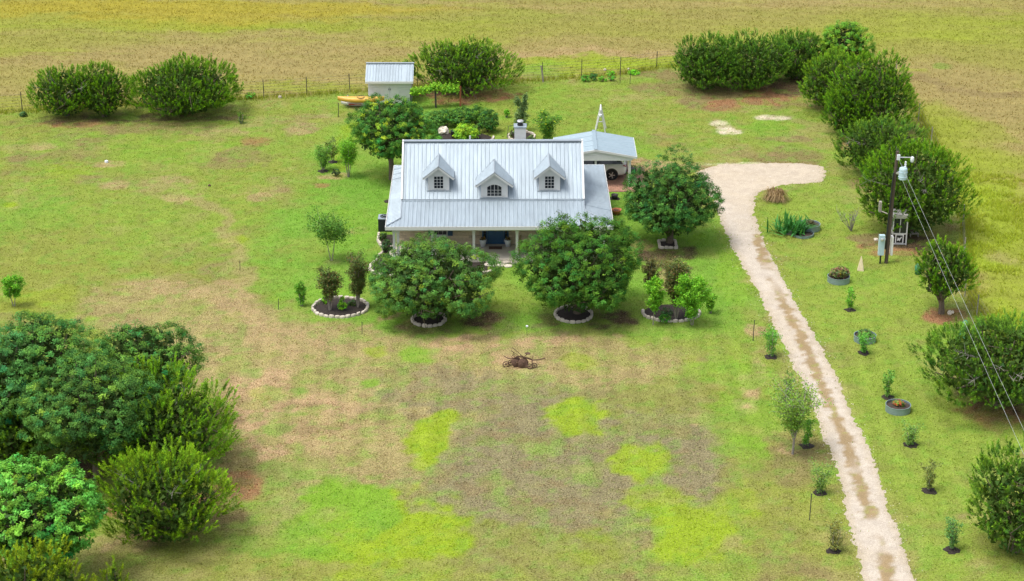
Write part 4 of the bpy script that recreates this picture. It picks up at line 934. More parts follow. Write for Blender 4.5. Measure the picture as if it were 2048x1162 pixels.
# dormers
def dormer(u, vb, zb, w, rw, zp, ze, arch):
    d = MB(); v1 = vb+(zp-zb)/SLP+.2
    slope = (zp-ze)/(rw/2); zw = zp-.03-slope*w/2-.03
    d.poly_prism([(u-w/2, vb, zb-.25), (u+w/2, vb, zb-.25), (u+w/2, vb, zw), (u, vb, zp-.07), (u-w/2, vb, zw)], (0, v1-vb, 0)); o = d.build('dormer', 'white_siding', house)
    vf = vb-.25
    for s in (-1, 1):
        r = rib_panel(lambda q: (u+s*rw/2, q, ze), lambda q: (u, q, zp), vf, vb+(zp-BZ)/SLP-(vb-VB)+.05, (s*slope, 0, 1), pitch=.2, rib=.04, rh=.022); r.build('dormer_roof', 'galvanised', o)
        t = MB(); t.beam((u+s*rw/2, vf-.012, ze-.06), (u, vf-.012, zp-.06), .03, .13); t.build('barge_board', 'white_paint', o)
        t = MB(); t.beam((u+s*rw/2, vf-.02, ze+.015), (u, vf-.02, zp+.015), .05, .022); t.build('drip_edge', 'flashing', o)
        t = MB(); vm = VB+(ze-BZ)/SLP; t.tube([(u+s*(rw/2+.02), vm-.1, ze-.02), (u, VB+(zp-BZ)/SLP, zp+.02)], .03, 5); t.build('valley_flashing', 'galvanised_edge', o)
        t = MB(); t.box(u+s*(w/2-.05)-.06, u+s*(w/2-.05)+.06, vb-.022, vb-.002, zb-.02, zw-.02); t.build('corner_board', 'white_paint', o)
        t = MB(); t.beam((u+s*rw*.25, vb-.12, (ze+zp)/2-.02), (u+s*rw*.25, vb-.121, (ze+zp)/2-.021), rw*.5, .01) if False else None
    t = MB(); t.poly_prism([(u-rw/2+.02, vf, ze-.02), (u, vf, zp-.02), (u+rw/2-.02, vf, ze-.02), (u+rw/2-.05, vf, ze-.04), (u, vf, zp-.05), (u-rw/2+.05, vf, ze-.04)], (0, .26, 0)); t.build('soffit', 'white_paint', o)
    t = MB(); t.tube([(u, vf, zp+.012), (u, VB+(zp-BZ)/SLP, zp+.012)], .035, 6); t.build('dormer_ridge', 'galvanised_edge', o)
    t = MB(); t.box(u-w/2-.08, u+w/2+.08, vb-.10, vb-.004, zb-.03, zb+.03); t.build('apron', 'galvanised_edge', o)
    if arch: sash(o, (u, zb+.10), .84, .55, 4, 3, vb-.035, 'glass_dark', True)
    else: sash(o, (u, zb+.14), .54, .74, 3, 4, vb-.035)
    return o
dormer(-3.12, 3.12, 3.35, 1.20, 1.78, 4.89, 4.18, False)
dormer(0.09, 2.70, 3.06, 1.52, 2.15, 4.66, 3.86, True)
dormer(3.27, 3.10, 3.34, 1.20, 1.78, 4.89, 4.18, False)
# chimney, vent pipe
ch = MB().box(1.62-.33, 1.62+.33, 6.35, 7.0, 4.6, 6.08).build('chimney', 'white_siding', house)
for k in range(6): b = MB(); b.box(1.62-.338, 1.62+.338, 6.335, 6.349, 5.02+k*.16, 5.165+k*.16); b.build('siding_board', 'white_siding', ch)
b = MB(); b.box(1.62-.38, 1.62+.38, 6.30, 7.05, 6.085, 6.14); b.build('chimney_cap', 'galvanised', ch)
b = MB(); b.lathe([(.17, 0), (.17, .10), (.13, .11), (.13, .22)], 14, c=(1.62, 6.67, 6.14)); b.build('flue_pipe', 'black_plastic', ch)
b = MB(); b.lathe([(.19, 0), (.20, .05), (.17, .09), (.02, .12)], 14, c=(1.62, 6.67, 6.36)); b.build('flue_hood', 'alloy', ch)
b = MB(); b.tube([(-1.33, 6.3, 4.9), (-1.33, 6.3, 5.62)], .05, 8); b.build('vent_pipe', 'white_paint', house)
HM = Matrix.Translation((-1.08, 105.3, 0)) @ Matrix.Rotation(R(.5), 4, 'Z')
def HW(u, v, z): return tuple(HM @ Vector((u, v, z)))

# porch furniture
def potted(u, v, label):
    t = thing('potted_plant', label, 'plant pot', HW(u, v, .20)); MB().lathe([(.13, 0), (.19, .30), (.215, .42), (.20, .44), (.17, .36)], 16).build('pot', 'pot_white', t, True)
    d = rand_dirs(60); d[:, 2] = np.abs(d[:, 2]); c = d*rng.uniform(.05, .2, (60, 1))+np.array((0, 0, .42)); V = leaf_tris(c, d, rand_dirs(60), rng.uniform(.08, .16, 60), np.full(60, .05))
    leaf_object('foliage', [(V, np.repeat(mk_col(60, (.13, .09, .03), .2, .3), 3, 0))], 'leaf', t)
potted(DU-.72, 2.30, 'white pot with rusty foliage left of the blue front door'); potted(DU+.72, 2.30, 'white pot with rusty foliage right of the blue front door')
b = MB(); b.box(-.38, .38, -.22, .22, 0, .02); o = b.build('door_mat', 'mat_brown'); o.location = HW(DU, 2.05, .203); tag(o, 'brown mat in front of the blue front door', 'door mat')
t = thing('porch_bench', 'wooden porch bench partly hidden by the right hand oak', 'bench', HW(1.75, 1.35, .20), R(80))
for x_ in (-.5, .5):
    for y_ in (-.2, .2): MB().box(x_-.03, x_+.03, y_-.03, y_+.03, 0, .42).build('leg', 'wood_plank', t)
MB().box(-.58, .58, -.25, .25, .42, .47).build('seat', 'wood_plank', t); MB().box(-.58, .58, .22, .26, .47, .85).build('backrest', 'wood_plank', t)
# air conditioner
ax, ay = G(771, 463); t = thing('air_conditioner', 'black air conditioner standing by the left wall of the house', 'air conditioner', (ax-.02, ay+.35, 0))
MB().box(-.40, .40, -.40, .40, 0, .78).build('casing', 'ac_black', t); MB().box(-.41, .41, -.41, .41, .782, .82).build('top', 'ac_top', t)
MB().torus((0, 0, .84), .28, .02, 'z', 18, 5).build('fan_guard', 'black_plastic', t)
b = MB()
for k in range(5): a = k*math.pi/5; b.beam((math.cos(a)*.27, math.sin(a)*.27, .835), (-math.cos(a)*.27, -math.sin(a)*.27, .835), .03, .012)
b.build('fan_grille', 'black_plastic', t)
b = MB()
for k in range(12): b.box(-.40, .40, -.412, -.402, .06+k*.058, .085+k*.058)
b.build('louvre', 'black_plastic', t)

# ---- stones that edge beds
edge_meshes = []
for i in range(6):
    b = MB(); k = 8
    for zz, sc in ((-.05, .95), (.55, 1.0), (.95, .82)):
        for j in range(k):
            a = 6.283*j/k+.39; rr = rng.uniform(.85, 1.08)
            b.v.append((max(-.5, min(.5, .62*math.cos(a)*rr))*sc, max(-.5, min(.5, .62*math.sin(a)*rr))*sc, zz+rng.uniform(-.05, .05)))
    for r_ in range(2):
        for j in range(k): b.f.append((r_*k+j, r_*k+(j+1) % k, (r_+1)*k+(j+1) % k, (r_+1)*k+j))
    b.f.append(tuple(2*k+j for j in range(k))); me = b.mesh('stone'); me.materials.append(MATS['edging_stone']); edge_meshes.append(me)
def stone_line(parent, pts, closed, ln, wd, ht):
    P = [Vector((p[0], p[1], 0)) for p in pts]; P = P+[P[0]] if closed else P
    seg = [(P[i+1]-P[i]).length for i in range(len(P)-1)]; tot = sum(seg); k = int(tot/ln); pos = 0
    for i in range(k):
        d = (i+.5)*tot/k; j = 0
        while d > seg[j] and j < len(seg)-1: d -= seg[j]; j += 1
        q = P[j].lerp(P[j+1], d/seg[j]); dr = P[j+1]-P[j]
        copy_data(random.choice(edge_meshes), 'stone', parent, (q.x+random.uniform(-.02, .02), q.y+random.uniform(-.02, .02), 0), (0, 0, math.atan2(dr.y, dr.x)+random.uniform(-.08, .08)), (tot/k*random.uniform(.9, 1.0), wd*random.uniform(.85, 1.1), ht*random.uniform(.8, 1.15)))
def mulch_sheet(parent, pts, m='mulch', h=.05):
    cx_ = sum(p[0] for p in pts)/len(pts); cy_ = sum(p[1] for p in pts)/len(pts); b = MB(); k = len(pts); b.v.append((cx_, cy_, h*1.5))
    for sc, zz in ((.5, h*1.2), (.85, h), (1.0, .004)):
        for p in pts: b.v.append((cx_+(p[0]-cx_)*sc, cy_+(p[1]-cy_)*sc, zz+random.uniform(-.01, .01)*(sc < 1)))
    for j in range(k):
        b.f.append((0, 1+j, 1+(j+1) % k))
        for r_ in range(2): b.f.append((1+r_*k+j, 1+(r_+1)*k+j, 1+(r_+1)*k+(j+1) % k, 1+r_*k+(j+1) % k))
    return b.build('mulch', m, parent, True)
def oval_bed(cx_, cy_, rx, ry, label, name='flower_bed', n=40, arc=None, ln=.30, wd=.17, ht=.15, sq=False):
    x, y, wx, wy = world_ellipse(cx_, cy_, rx, ry); t = thing(name, label, 'flower bed', (x, y, 0))
    if sq: pts = [(-wx, -wy), (wx, -wy), (wx, wy), (-wx, wy)]
    else: pts = [(wx*math.cos(6.2832*i/n), wy*math.sin(6.2832*i/n)) for i in range(n)]
    mulch_sheet(t, [(p[0]*.96, p[1]*.96) for p in (pts if not sq else [(wx*max(-1, min(1, 1.4*math.cos(6.2832*i/16))), wy*max(-1, min(1, 1.4*math.sin(6.2832*i/16)))) for i in range(16)])])
    line = pts if arc is None else [(wx*math.cos(R(a)), wy*math.sin(R(a))) for a in np.linspace(arc[0], arc[1], 30)]
    stone_line(t, line, arc is None, ln, wd, ht); return t
oval_bed(681, 616, 55, 20, 'oval mulch bed ringed with pale stones left of the front oaks')
oval_bed(1342, 626, 57, 18, 'stone edged mulch bed under the light green trees, right of the dark oak', arc=(165, 375))
oval_bed(858, 640, 33, 14, 'stone ring under the broad left oak', name='tree_ring'); oval_bed(1147, 630, 37, 16, 'stone ring under the dark right oak', name='tree_ring')
oval_bed(1335, 490, 17, 7, 'square stone border under the oak by the driveway', name='tree_ring', sq=True, ln=.26)
oval_bed(1043, 274, 26, 10, 'stone ringed bed behind the chimney', name='flower_bed', ln=.26)
oval_bed(925, 277, 62, 13, 'rear garden bed edged with small stones behind the house', name='flower_bed', arc=(280, 370), ln=.3)
P = [G(*p) for p in [(758, 468), (756, 484), (765, 497), (768, 503), (752, 522), (741, 532), (740, 541), (750, 549), (775, 552), (800, 552), (830, 556), (900, 560), (985, 545)]]
t = thing('flower_bed', 'curved white stone border of the dark bed along the porch', 'flower bed', (P[0][0], P[0][1], 0))
Q = [(p[0]-P[0][0], p[1]-P[0][1]) for p in P]; stone_line(t, Q, False, .32, .17, .16)
W_ = [G(*p) for p in [(764, 470), (762, 486), (771, 498), (770, 508), (755, 525), (746, 534), (746, 541), (756, 547), (800, 549), (830, 552), (900, 554), (975, 541), (975, 520), (900, 519), (793, 519), (790, 500), (786, 470)]]
b = MB(); b.v = [(p[0]-P[0][0], p[1]-P[0][1], .03) for p in W_]; b.f = [tuple(range(len(W_)))]; b.build('mulch', 'mulch', t)
# rough stone steps below the porch
for i, (px, py, w, d) in enumerate([(988, 521, .55, .3), (1004, 520, .5, .3), (1021, 521, .5, .32), (980, 526, .5, .32), (996, 526, .48, .3), (1012, 526, .5, .3), (1028, 527, .45, .3), (985, 532, .5, .3), (1001, 532, .45, .32), (1016, 533, .5, .3), (975, 531, .4, .3)]):
    x, y = G(px, py); o = bpy.data.objects.new('stepping_stone', random.choice(edge_meshes)); C.objects.link(o); o.location = (x, y, 0); o.scale = (w*.95, d*1.25, .17-.035*(py-520)/6); o.rotation_euler = (0, 0, random.uniform(-.2, .2))
    tag(o, ['leftmost rough stone in the top row below the porch edge', 'middle rough stone in the top row below the porch edge', 'rightmost rough stone in the top row below the porch edge', 'first rough stone from the left in the second row below the porch', 'second rough stone from the left in the second row below the porch', 'third rough stone from the left in the second row below the porch', 'last rough stone on the right of the second row below the porch', 'second rough stone from the left in the bottom row of the porch walk', 'third rough stone from the left in the bottom row of the porch walk', 'rightmost rough stone in the bottom row of the porch walk', 'leftmost small stone in the bottom row of the porch walk'][i], 'stone', 'stepping stones in front of the porch')

# ================================================================== CARPORT
cfx, cfy = G(1192, 299, 2.55)[0], G(1192, 299, 2.55)[1]
carport = thing('carport', 'open carport with a light blue metal roof behind the house', 'carport', (cfx, cfy, 0))
ce, cpk, cd = 2.06, 2.52, 3.9; chw = 2.56
rf = MB().beam((0, 0, cpk+.035), (0, cd, cpk+.035), .22, .05).build('roof', 'blue_metal', carport)
for s in (-1, 1):
    n = (s*(cpk-ce)/chw, 0, 1)
    panels(lambda q: (s*chw, q, ce), lambda q: (0, q, cpk), 0, cd, n, .98, 'blue_metal', rf, pitch=.245, rh=.02)
    b = MB(); b.beam((s*chw, -.02, ce-.05), (0, -.02, cpk-.05), .035, .14); b.build('barge_board', 'white_paint', rf)
    b = MB(); b.box(min(s*chw, s*(chw+.03)), max(s*chw, s*(chw+.03)), -.02, cd, ce-.12, ce+.002); b.build('fascia', 'white_paint', rf)
    for v in (.25, cd-.3): b = MB(); b.box(s*(chw-.42)-.08, s*(chw-.42)+.08, v-.08, v+.08, 0, ce-.02); b.build('post', 'white_paint', carport)
b = MB(); b.poly_prism([(-chw+.1, .03, ce-.26), (chw-.34, .03, ce-.26), (chw-.1, .03, ce-.05), (0, .03, cpk-.08), (-chw+.1, .03, ce-.05)], (0, .05, 0)); b.build('gable_panel', 'white_siding', carport)
b = MB(); b.box(-.06, .06, .1, .22, 0, ce-.2); b.build('post', 'white_paint', carport)
# brick pad under it
px0, px1, py0, py1 = cfx-3.2, cfx+3.3, cfy-.75, cfy+4.1
pad = MB().box(px0, px1, py0, py1, -.05, .018).build('parking_pad', 'brick_joint'); tag(pad, kind='structure')
bm_ = MB().box(-.5, .5, -.5, .5, 0, .03).mesh('brick'); bm_.materials.append(MATS['brick_pad'])
cnt = 0
for i in range(12):
    for j in range(23):
        bx = px1-.15-j*.29-(i % 2)*.14; by = py0+.14+i*.28
        if bx < cfx+.4-0*i or cnt >= 290: continue
        copy_data(bm_, 'brick', pad, (bx, by, .008), (0, 0, 0), (.27, .26, 1)); cnt += 1
x, y = G(1266, 347); t = thing('planter_pot', 'dark square pot with a plant beside the carport post', 'plant pot', (x, y, 0)); MB().box(-.2, .2, -.2, .2, 0, .36).build('pot', 'black_plastic', t)
d = rand_dirs(50); d[:, 2] = abs(d[:, 2]); V = leaf_tris(d*.2+np.array((0, 0, .36)), d, rand_dirs(50), np.full(50, .12), np.full(50, .06)); leaf_object('foliage', [(V, np.repeat(mk_col(50, (.03, .07, .02)), 3, 0))], 'leaf', t)

# ================================================================== CAR (rear to the right)
rwx, rwy = G(1223, 361)
car = thing('suv', 'white suv parked nose left under the carport', 'car', (rwx, rwy, 0))
CW = .94                                     # half width; near side at v=0, car lies behind it
# stations along the length: x (rear +), belt z, low z, half width factor
ST = [(.93, .95, .62, .80), (.88, 1.02, .42, .93), (.72, 1.06, .34, .985), (.40, 1.08, .30, 1.0), (0, 1.07, .28, 1.0), (-.6, 1.05, .26, 1.0), (-1.4, 1.02, .26, 1.0), (-2.2, 1.0, .26, 1.0), (-2.85, .98, .28, .99), (-3.3, .93, .32, .96), (-3.62, .84, .36, .88), (-3.78, .70, .42, .72)]
b = MB(); rings = []
for x, bz, lz, wf in ST:
    w = CW*wf; m_ = (bz+lz)/2; prof = [(-w*.90, lz), (-w, lz+.12), (-w*1.0, m_), (-w*.985, bz-.10), (-w*.93, bz), (w*.93, bz), (w*.985, bz-.10), (w*1.0, m_), (w, lz+.12), (w*.90, lz)]
    rings.append(len(b.v)); b.v += [(x, q+CW, z_) for q, z_ in prof]
for r0, r1 in zip(rings[:-1], rings[1:]):
    for j in range(10): b.f.append((r0+j, r0+(j+1) % 10, r1+(j+1) % 10, r1+j))
b.f.append(tuple(rings[0]+j for j in range(10))); b.f.append(tuple(rings[-1]+j for j in range(10))[::-1])
b.build('body', 'car_paint', car, True)
def loft(secs, name, m, parent, sm=True):
    b = MB(); rg = []
    for sec in secs: rg.append(len(b.v)); b.v += sec
    k = len(secs[0])
    for r0, r1 in zip(rg[:-1], rg[1:]):
        for j in range(k): b.f.append((r0+j, r0+(j+1) % k, r1+(j+1) % k, r1+j))
    b.f.append(tuple(rg[0]+j for j in range(k))); b.f.append(tuple(rg[-1]+j for j in range(k))[::-1]); return b.build(name, m, parent, sm)
GH = [(.80, 1.04, 1.07, .80, .78), (.52, 1.04, 1.48, .86, .70), (.0, 1.04, 1.57, .88, .70), (-.9, 1.03, 1.60, .88, .70), (-1.6, 1.02, 1.55, .88, .70), (-2.45, 1.0, 1.03, .86, .80)]
loft([[(x, CW-wl, z0), (x, CW-wt, z1), (x, CW+wt, z1), (x, CW+wl, z0)] for x, z0, z1, wl, wt in GH], 'windows', 'glass_dark', car, False)
RFS = [(.66, 1.44, .66), (.50, 1.52, .72), (.0, 1.60, .735), (-.9, 1.63, .735), (-1.55, 1.585, .72), (-1.72, 1.50, .70)]
loft([[(x, CW-w, z-.05), (x, CW-w*.96, z), (x, CW, z+.025), (x, CW+w*.96, z), (x, CW+w, z-.05)] for x, z, w in RFS], 'roof', 'car_paint', car)
for s in (-1, 1):
    b = MB(); yy_ = CW+s*.005
    b.beam((.78, CW+s*.82, 1.05), (.45, CW+s*.72, 1.53), .16, .05); b.build('rear_pillar', 'car_paint', car)
    b = MB(); b.beam((-.75, CW+s*.885, 1.03), (-.80, CW+s*.715, 1.58), .07, .03); b.build('centre_pillar', 'black_plastic', car)
    b = MB(); b.beam((-2.4, CW+s*.855, 1.02), (-1.6, CW+s*.71, 1.55), .07, .05); b.build('front_pillar', 'car_paint', car)
    b = MB(); b.poly_prism([(.935, CW+s*.42, .93), (.93, CW+s*.86, .90), (.70, CW+s*.955, .97), (.74, CW+s*.955, 1.04), (.93, CW+s*.70, 1.02)], (.012, s*.008, 0)); b.build('tail_light', 'tail_red', car)
    b = MB(); b.tube([(.30, CW+s*.72, 1.62), (-1.2, CW+s*.72, 1.66)], .018, 5); b.build('roof_rail', 'alloy', car)
    b = MB(); b.tube([(-.2, CW+s*.955, .92), (-.42, CW+s*.955, .92)], .018, 5); b.build('door_handle', 'alloy', car)
    for wx in (0.0, -2.75):
        yw = -.035 if s < 0 else 2*CW-.195
        ty = MB(); ty.lathe([(.22, 0), (.34, 0), (.365, .04), (.365, .19), (.34, .23), (.22, .23)], 24); wh_ = ty.build('wheel', 'tyre', car, False); wh_.rotation_euler = (-math.pi/2, 0, 0); wh_.location = (wx, yw, .365)
        rm = MB(); zf = -.012 if s < 0 else .205
        rm.lathe([(.235, 0), (.235, .03), (.20, .03), (.20, 0)], 20, c=(0, 0, zf), cap=False); rm.lathe([(.05, 0), (.05, .035)], 10, c=(0, 0, zf))
        for k in range(5): a = k*1.2566; rm.beam((math.cos(a)*.04, math.sin(a)*.04, zf+.015), (math.cos(a)*.21, math.sin(a)*.21, zf+.015), .06, .03)
        rm.build('rim', 'alloy', wh_)
        ar = MB(); ar.lathe([(.41, 0), (.41, .01)], 22); q = ar.build('wheel_arch', 'bumper_dark', car); q.rotation_euler = (-math.pi/2, 0, 0); q.location = (wx, .0-.004 if s < 0 else 2*CW-.006, .40)
b = MB(); b.box(.78, .97, .2, 1.68, .34, .52); b.build('rear_bumper', 'bumper_dark', car)
b = MB(); b.box(.925, .945, .66, 1.22, .74, .86); b.build('number_plate', 'sign_white', car)
# small things by the right wall of the house
x, y = G(1229, 398); t = thing('mulch_bucket', 'black round tub beside the right wall of the house', 'tub', (x, y, 0)); MB().lathe([(.16, 0), (.22, .30), (.20, .30), (.18, .24)], 14).build('tub', 'black_plastic', t, True); MB().lathe([(.185, .24), (.0, .26)], 12, cap=False).build('soil', 'soil', t)
x, y = G(1233, 428); t = thing('terracotta_bowl', 'terracotta bowl standing at the right front corner of the house', 'plant pot', (x, y, 0)); MB().lathe([(.16, 0), (.30, .25), (.32, .30), (.27, .30), (.24, .22)], 16).build('bowl', 'terracotta', t, True); MB().lathe([(.245, .22), (.0, .24)], 12, cap=False).build('soil', 'soil', t)

# ================================================================== SHED, BOATS, ARBOUR
x, y = G(780, 207); sh = thing('shed', 'small white board shed with a metal roof by the back fence', 'shed', (x-.0, y, 0))
sw, sdp, shh, srz = 1.52, 2.4, 1.85, 2.62
MB().box(-sw, sw, 0, sdp, 0, shh).build('wall', 'white_siding', sh)
b = MB(); b.poly_prism([(-sw, 0, shh-.02), (-sw, sdp/2, srz-.08), (-sw, sdp, shh-.02)], (2*sw, 0, 0)); b.build('gable', 'white_siding', sh)
rf = MB().beam((-sw-.2, sdp/2, srz+.03), (sw+.2, sdp/2, srz+.03), .22, .04).build('roof', 'galvanised_edge', sh)
for s in (-1, 1):
    e = -.35 if s < 0 else sdp+.35
    panels(lambda u: (u, e, shh-.12), lambda u: (u, sdp/2, srz), -sw-.18, sw+.18, (0, s*.6, 1), .68, 'galvanised', rf, pitch=.2)
MB().box(-sw-.18, sw+.18, -.39, -.36, shh-.27, shh-.11).build('fascia', 'white_paint', rf)
for k in range(11):
    b = MB(); b.box(-sw-.01, sw+.01, -.014, -.001, .06+k*.16, .205+k*.16); b.build('siding_board', 'white_siding', sh)
for s in (-1, 1):
    b = MB(); b.box(s*.35-.33, s*.35+.33, -.045, -.016, .08, 1.70); dr = b.build('door', 'white_paint', sh)
    b = MB(); b.box(s*.06-.02, s*.06+.02, -.07, -.046, 1.0, 1.12); b.build('handle', 'dark_post', dr)
def boat(px, py, ln, z, m, name, label, half=.30, red=False, dark=False):
    x, y = G(px, py, z); t = thing(name, label, 'boat', (x, y, z)); b = MB(); rg = []
    for u in np.linspace(-1, 1, 13):
        w = half*(1-abs(u)**2.6)+.02; h = .22*(1-.3*abs(u)**2); lift = .10*abs(u)**3
        rg.append(len(b.v)); b.v += [(u*ln/2, math.cos(a)*w, math.sin(a)*h+lift) for a in np.linspace(0, 2*math.pi, 10, endpoint=False)]
    for r0, r1 in zip(rg[:-1], rg[1:]):
        for j in range(10): b.f.append((r0+j, r0+(j+1) % 10, r1+(j+1) % 10, r1+j))
    b.build('hull', m, t, True)
    if red: MB().box(-.65, .25, -half-.012, -half+.03, -.06, .04).build('red_stripe', 'red_mark', t)
    MB().torus((0, 0, .19), .28, .025, 'z', 14, 5).build('cockpit_rim', 'black_plastic', t); return t
boat(722, 199, 3.3, .62, 'kayak_yellow', 'kayak', 'yellow kayak lying on a rack left of the shed'); boat(716, 206, 2.4, .22, 'hull_white', 'kayak', 'white kayak with a red mark under the yellow one', red=True)
x, y = G(722, 208); t = thing('boat_rack', 'low wooden rack under the two kayaks', 'rack', (x, y, 0))
for u in (-1.0, 1.0):
    for v in (-.5, .9): MB().box(u-.04, u+.04, v-.04, v+.04, 0, .40).build('leg', 'grey_post', t)
    MB().box(u-.04, u+.04, -.55, .95, .335, .40).build('cross_bar', 'grey_post', t)
# arbour with vine
ax0, ay0 = G(822, 218); ax1, ay1 = G(921, 212); t = thing('grape_arbour', 'grape vine trained along wires between posts behind the shade tree', 'arbour', (ax0, ay0, 0)); L_ = ax1-ax0; dyv = ay1-ay0
pk = [(0, 'dark_post'), (.5, 'dark_post'), (1, 'rust_post')]
for f_, m_ in pk: b = MB(); b.box(L_*f_-.06, L_*f_+.06, dyv*f_-.06, dyv*f_+.06, -.05, 1.45); b.build('post', m_, t)
b = MB(); b.tube([(0, 0, 1.35), (L_, dyv, 1.35)], .012, 4); b.tube([(0, 0, .9), (L_, dyv, .9)], .012, 4); b.build('trellis_wire', 'fence_wire', t)
N = 1500; f_ = rng.random(N); c = np.stack([L_*f_*.97, dyv*f_+rng.normal(0, .16, N), 1.30+rng.normal(0, .13, N)+.22*np.exp(-((f_-.5)/.13)**2)], 1); d = rand_dirs(N); nn = unit(rand_dirs(N)+np.array((0, -.4, .9)))
V = leaf_tris(c, unit(np.cross(nn, d)), nn, np.full(N, .17), np.full(N, .15)); leaf_object('vine', [(V, np.repeat(mk_col(N, (.12, .24, .02), .1, .22), 3, 0))], 'leaf', t)
# boulder, black urn
x, y = G(887, 268); b = MB()
for i in range(7):
    for j in range(10):
        a = 6.283*j/10; e = math.pi*(i/6)-math.pi/2; r_ = rng.uniform(.82, 1.12); b.v.append((.42*r_*math.cos(e)*math.cos(a), .36*r_*math.cos(e)*math.sin(a), .24+.30*r_*math.sin(e)))
for i in range(6):
    for j in range(10): b.f.append((i*10+j, i*10+(j+1) % 10, (i+1)*10+(j+1) % 10, (i+1)*10+j))
o = b.build('boulder', 'boulder'); o.location = (x, y, 0); tag(o, 'pale pitted limestone boulder in the rear garden', 'boulder')
x, y = G(908, 277); t = thing('garden_urn', 'tall black glazed pot in the rear garden', 'plant pot', (x, y, 0)); MB().lathe([(.14, 0), (.22, .30), (.24, .52), (.26, .56), (.21, .56), (.18, .46)], 16).build('pot', 'black_plastic', t, True); MB().lathe([(.185, .47), (.0, .49)], 12, cap=False).build('soil', 'soil', t)
x, y = G(922, 276); t = thing('terracotta_pot', 'small terracotta pot beside the feathery shrub in the rear garden', 'plant pot', (x, y, 0)); MB().lathe([(.09, 0), (.14, .2), (.15, .24), (.12, .24), (.1, .2)], 12).build('pot', 'terracotta', t, True)
# white A-frame
x, y = G(1200, 262); t = thing('swing_frame', 'white tubular swing frame standing behind the carport', 'swing frame', (x, y, 0))
hA = height_at(x, y, 216)
for k, (v) in enumerate((-.5, .6)):
    for s in (-1, 1): b = MB(); b.tube([(s*.36+.08*k, v, -.03), (.05*k, v, hA)], .05, 7); b.build('leg', 'white_paint', t)
    b = MB(); b.tube([(-.18+.06*k, v, hA*.5), (.18+.06*k, v, hA*.5)], .035, 6); b.build('brace', 'white_paint', t)
b = MB(); b.tube([(0, -.6, hA), (.05, .7, hA)], .055, 7); b.build('top_bar', 'white_paint', t); MB().lathe([(.06, -.1), (.12, -.05), (.12, .05), (.06, .1)], 10, c=(-.02, -.52, hA-.35)).build('swivel', 'pot_white', t)
# garden hoop beside ring bed behind chimney
x, y = G(1014, 276); b = MB(); b.tube([(0, 0, 0), (.1, .3, .75), (.6, .3, .82), (.62, .3, .6)], .02, 5); o = b.build('shepherd_hook', 'dark_post'); o.location = (x, y, 0); tag(o, 'thin dark metal frame leaning over the ring bed behind the chimney', 'garden frame')

# ================================================================== POLE, BOOTH, WIRES
x, y = G(1772, 526); hp = height_at(x, y, 303); pole = thing('utility_pole', 'dark wooden utility pole with transformer and lamp beside the white booth', 'utility pole', (x, y, 0))
lean = .16
b = MB(); b.tube([(0, 0, -.1), (lean*.5, 0, hp*.5), (lean, 0, hp)], [.105, .095, .08], 10); b.build('shaft', 'pole_wood', pole)
b = MB(); b.tube([(-.13, -.12, .9), (lean*.6-.13, -.12, hp*.6), (lean*.8-.11, -.12, hp*.82)], .045, 6); b.build('conduit', 'black_plastic', pole)
b = MB(); b.tube([(lean, -.1, hp-.3), (lean+.75, -.1, hp-.32)], .03, 6); b.build('lamp_arm', 'alloy', pole); b = MB(); b.lathe([(.08, -.16), (.11, -.04), (.10, .10), (.05, .15)], 12, c=(lean+.84, -.1, hp-.42)); b.build('lamp_head', 'pot_white', pole)
MB().box(lean-.03, lean+.14, -.18, -.05, hp-.45, hp-.15).build('photocell_box', 'pot_white', pole)
tz = height_at(x, y, 357); tr = MB().lathe([(.20, 0), (.235, .05), (.235, .62), (.20, .70), (.08, .74)], 16, c=(lean*.8+.40, -.18, tz)).build('transformer', 'transformer', pole)
for zz in (.18, .46): b = MB(); b.torus((lean*.8+.40, -.18, tz+zz), .237, .02, 'z', 16, 5); b.build('band', 'transformer', tr)
b = MB(); b.lathe([(.03, 0), (.07, .06), (.04, .12), (.07, .18), (.04, .24), (.06, .32), (.02, .36)], 8, c=(lean*.8+.50, -.18, tz+.72)); b.build('bushing', 'pot_white', tr)
b = MB(); b.beam((lean*.8+.05, -.05, tz+.35), (lean*.8+.22, -.15, tz+.35), .08, .12); b.build('bracket', 'alloy', tr)
MB().box(-.52, -.20, -.22, .02, .55, 1.75).build('meter_box', 'transformer', pole); MB().lathe([(.10, 0), (.10, .12), (.05, .14)], 12, c=(-.36, -.24, 1.45)).build('meter', 'alloy', pole); MB().box(-.40, -.32, -.14, -.06, 0, .55).build('meter_conduit', 'black_plastic', pole)
MB().box(.20, .32, -.1, .25, .5, 1.6).build('breaker_box', 'hull_white', pole)
MB().box(-.52, -.38, .5, .75, 2.9-.0, 3.5).build('junction_box', 'grey_post', pole)
b = MB(); b.tube([(-.42, .62, 2.95), (-.1, .1, 2.95)], .03, 5); b.build('junction_arm', 'grey_post', pole)
tip = (x+lean+.05, y-.1, hp-.35); wt = (x+lean*.8+.36, y-.40, tz+.02)
def far_end(px, py, z): g = G(px, py, z); return (g[0], g[1], z)
def wire(a, e, sag, label):
    m_ = MB(); pts = []
    for i in range(21): f_ = i/20; p = Vector(a).lerp(Vector(e), f_); p.z -= sag*4*f_*(1-f_); pts.append(p)
    m_.tube(pts, .0065, 5); o = m_.build('power_line', 'wire'); tag(o, label, 'power line', 'power lines from the utility pole')
wire(tip, far_end(2120, 1012, 6.4), .10, 'upper power line running from the pole top to the lower right'); wire(wt, far_end(2120, 1068, 5.9), .10, 'lower power line running from the transformer to the lower right')
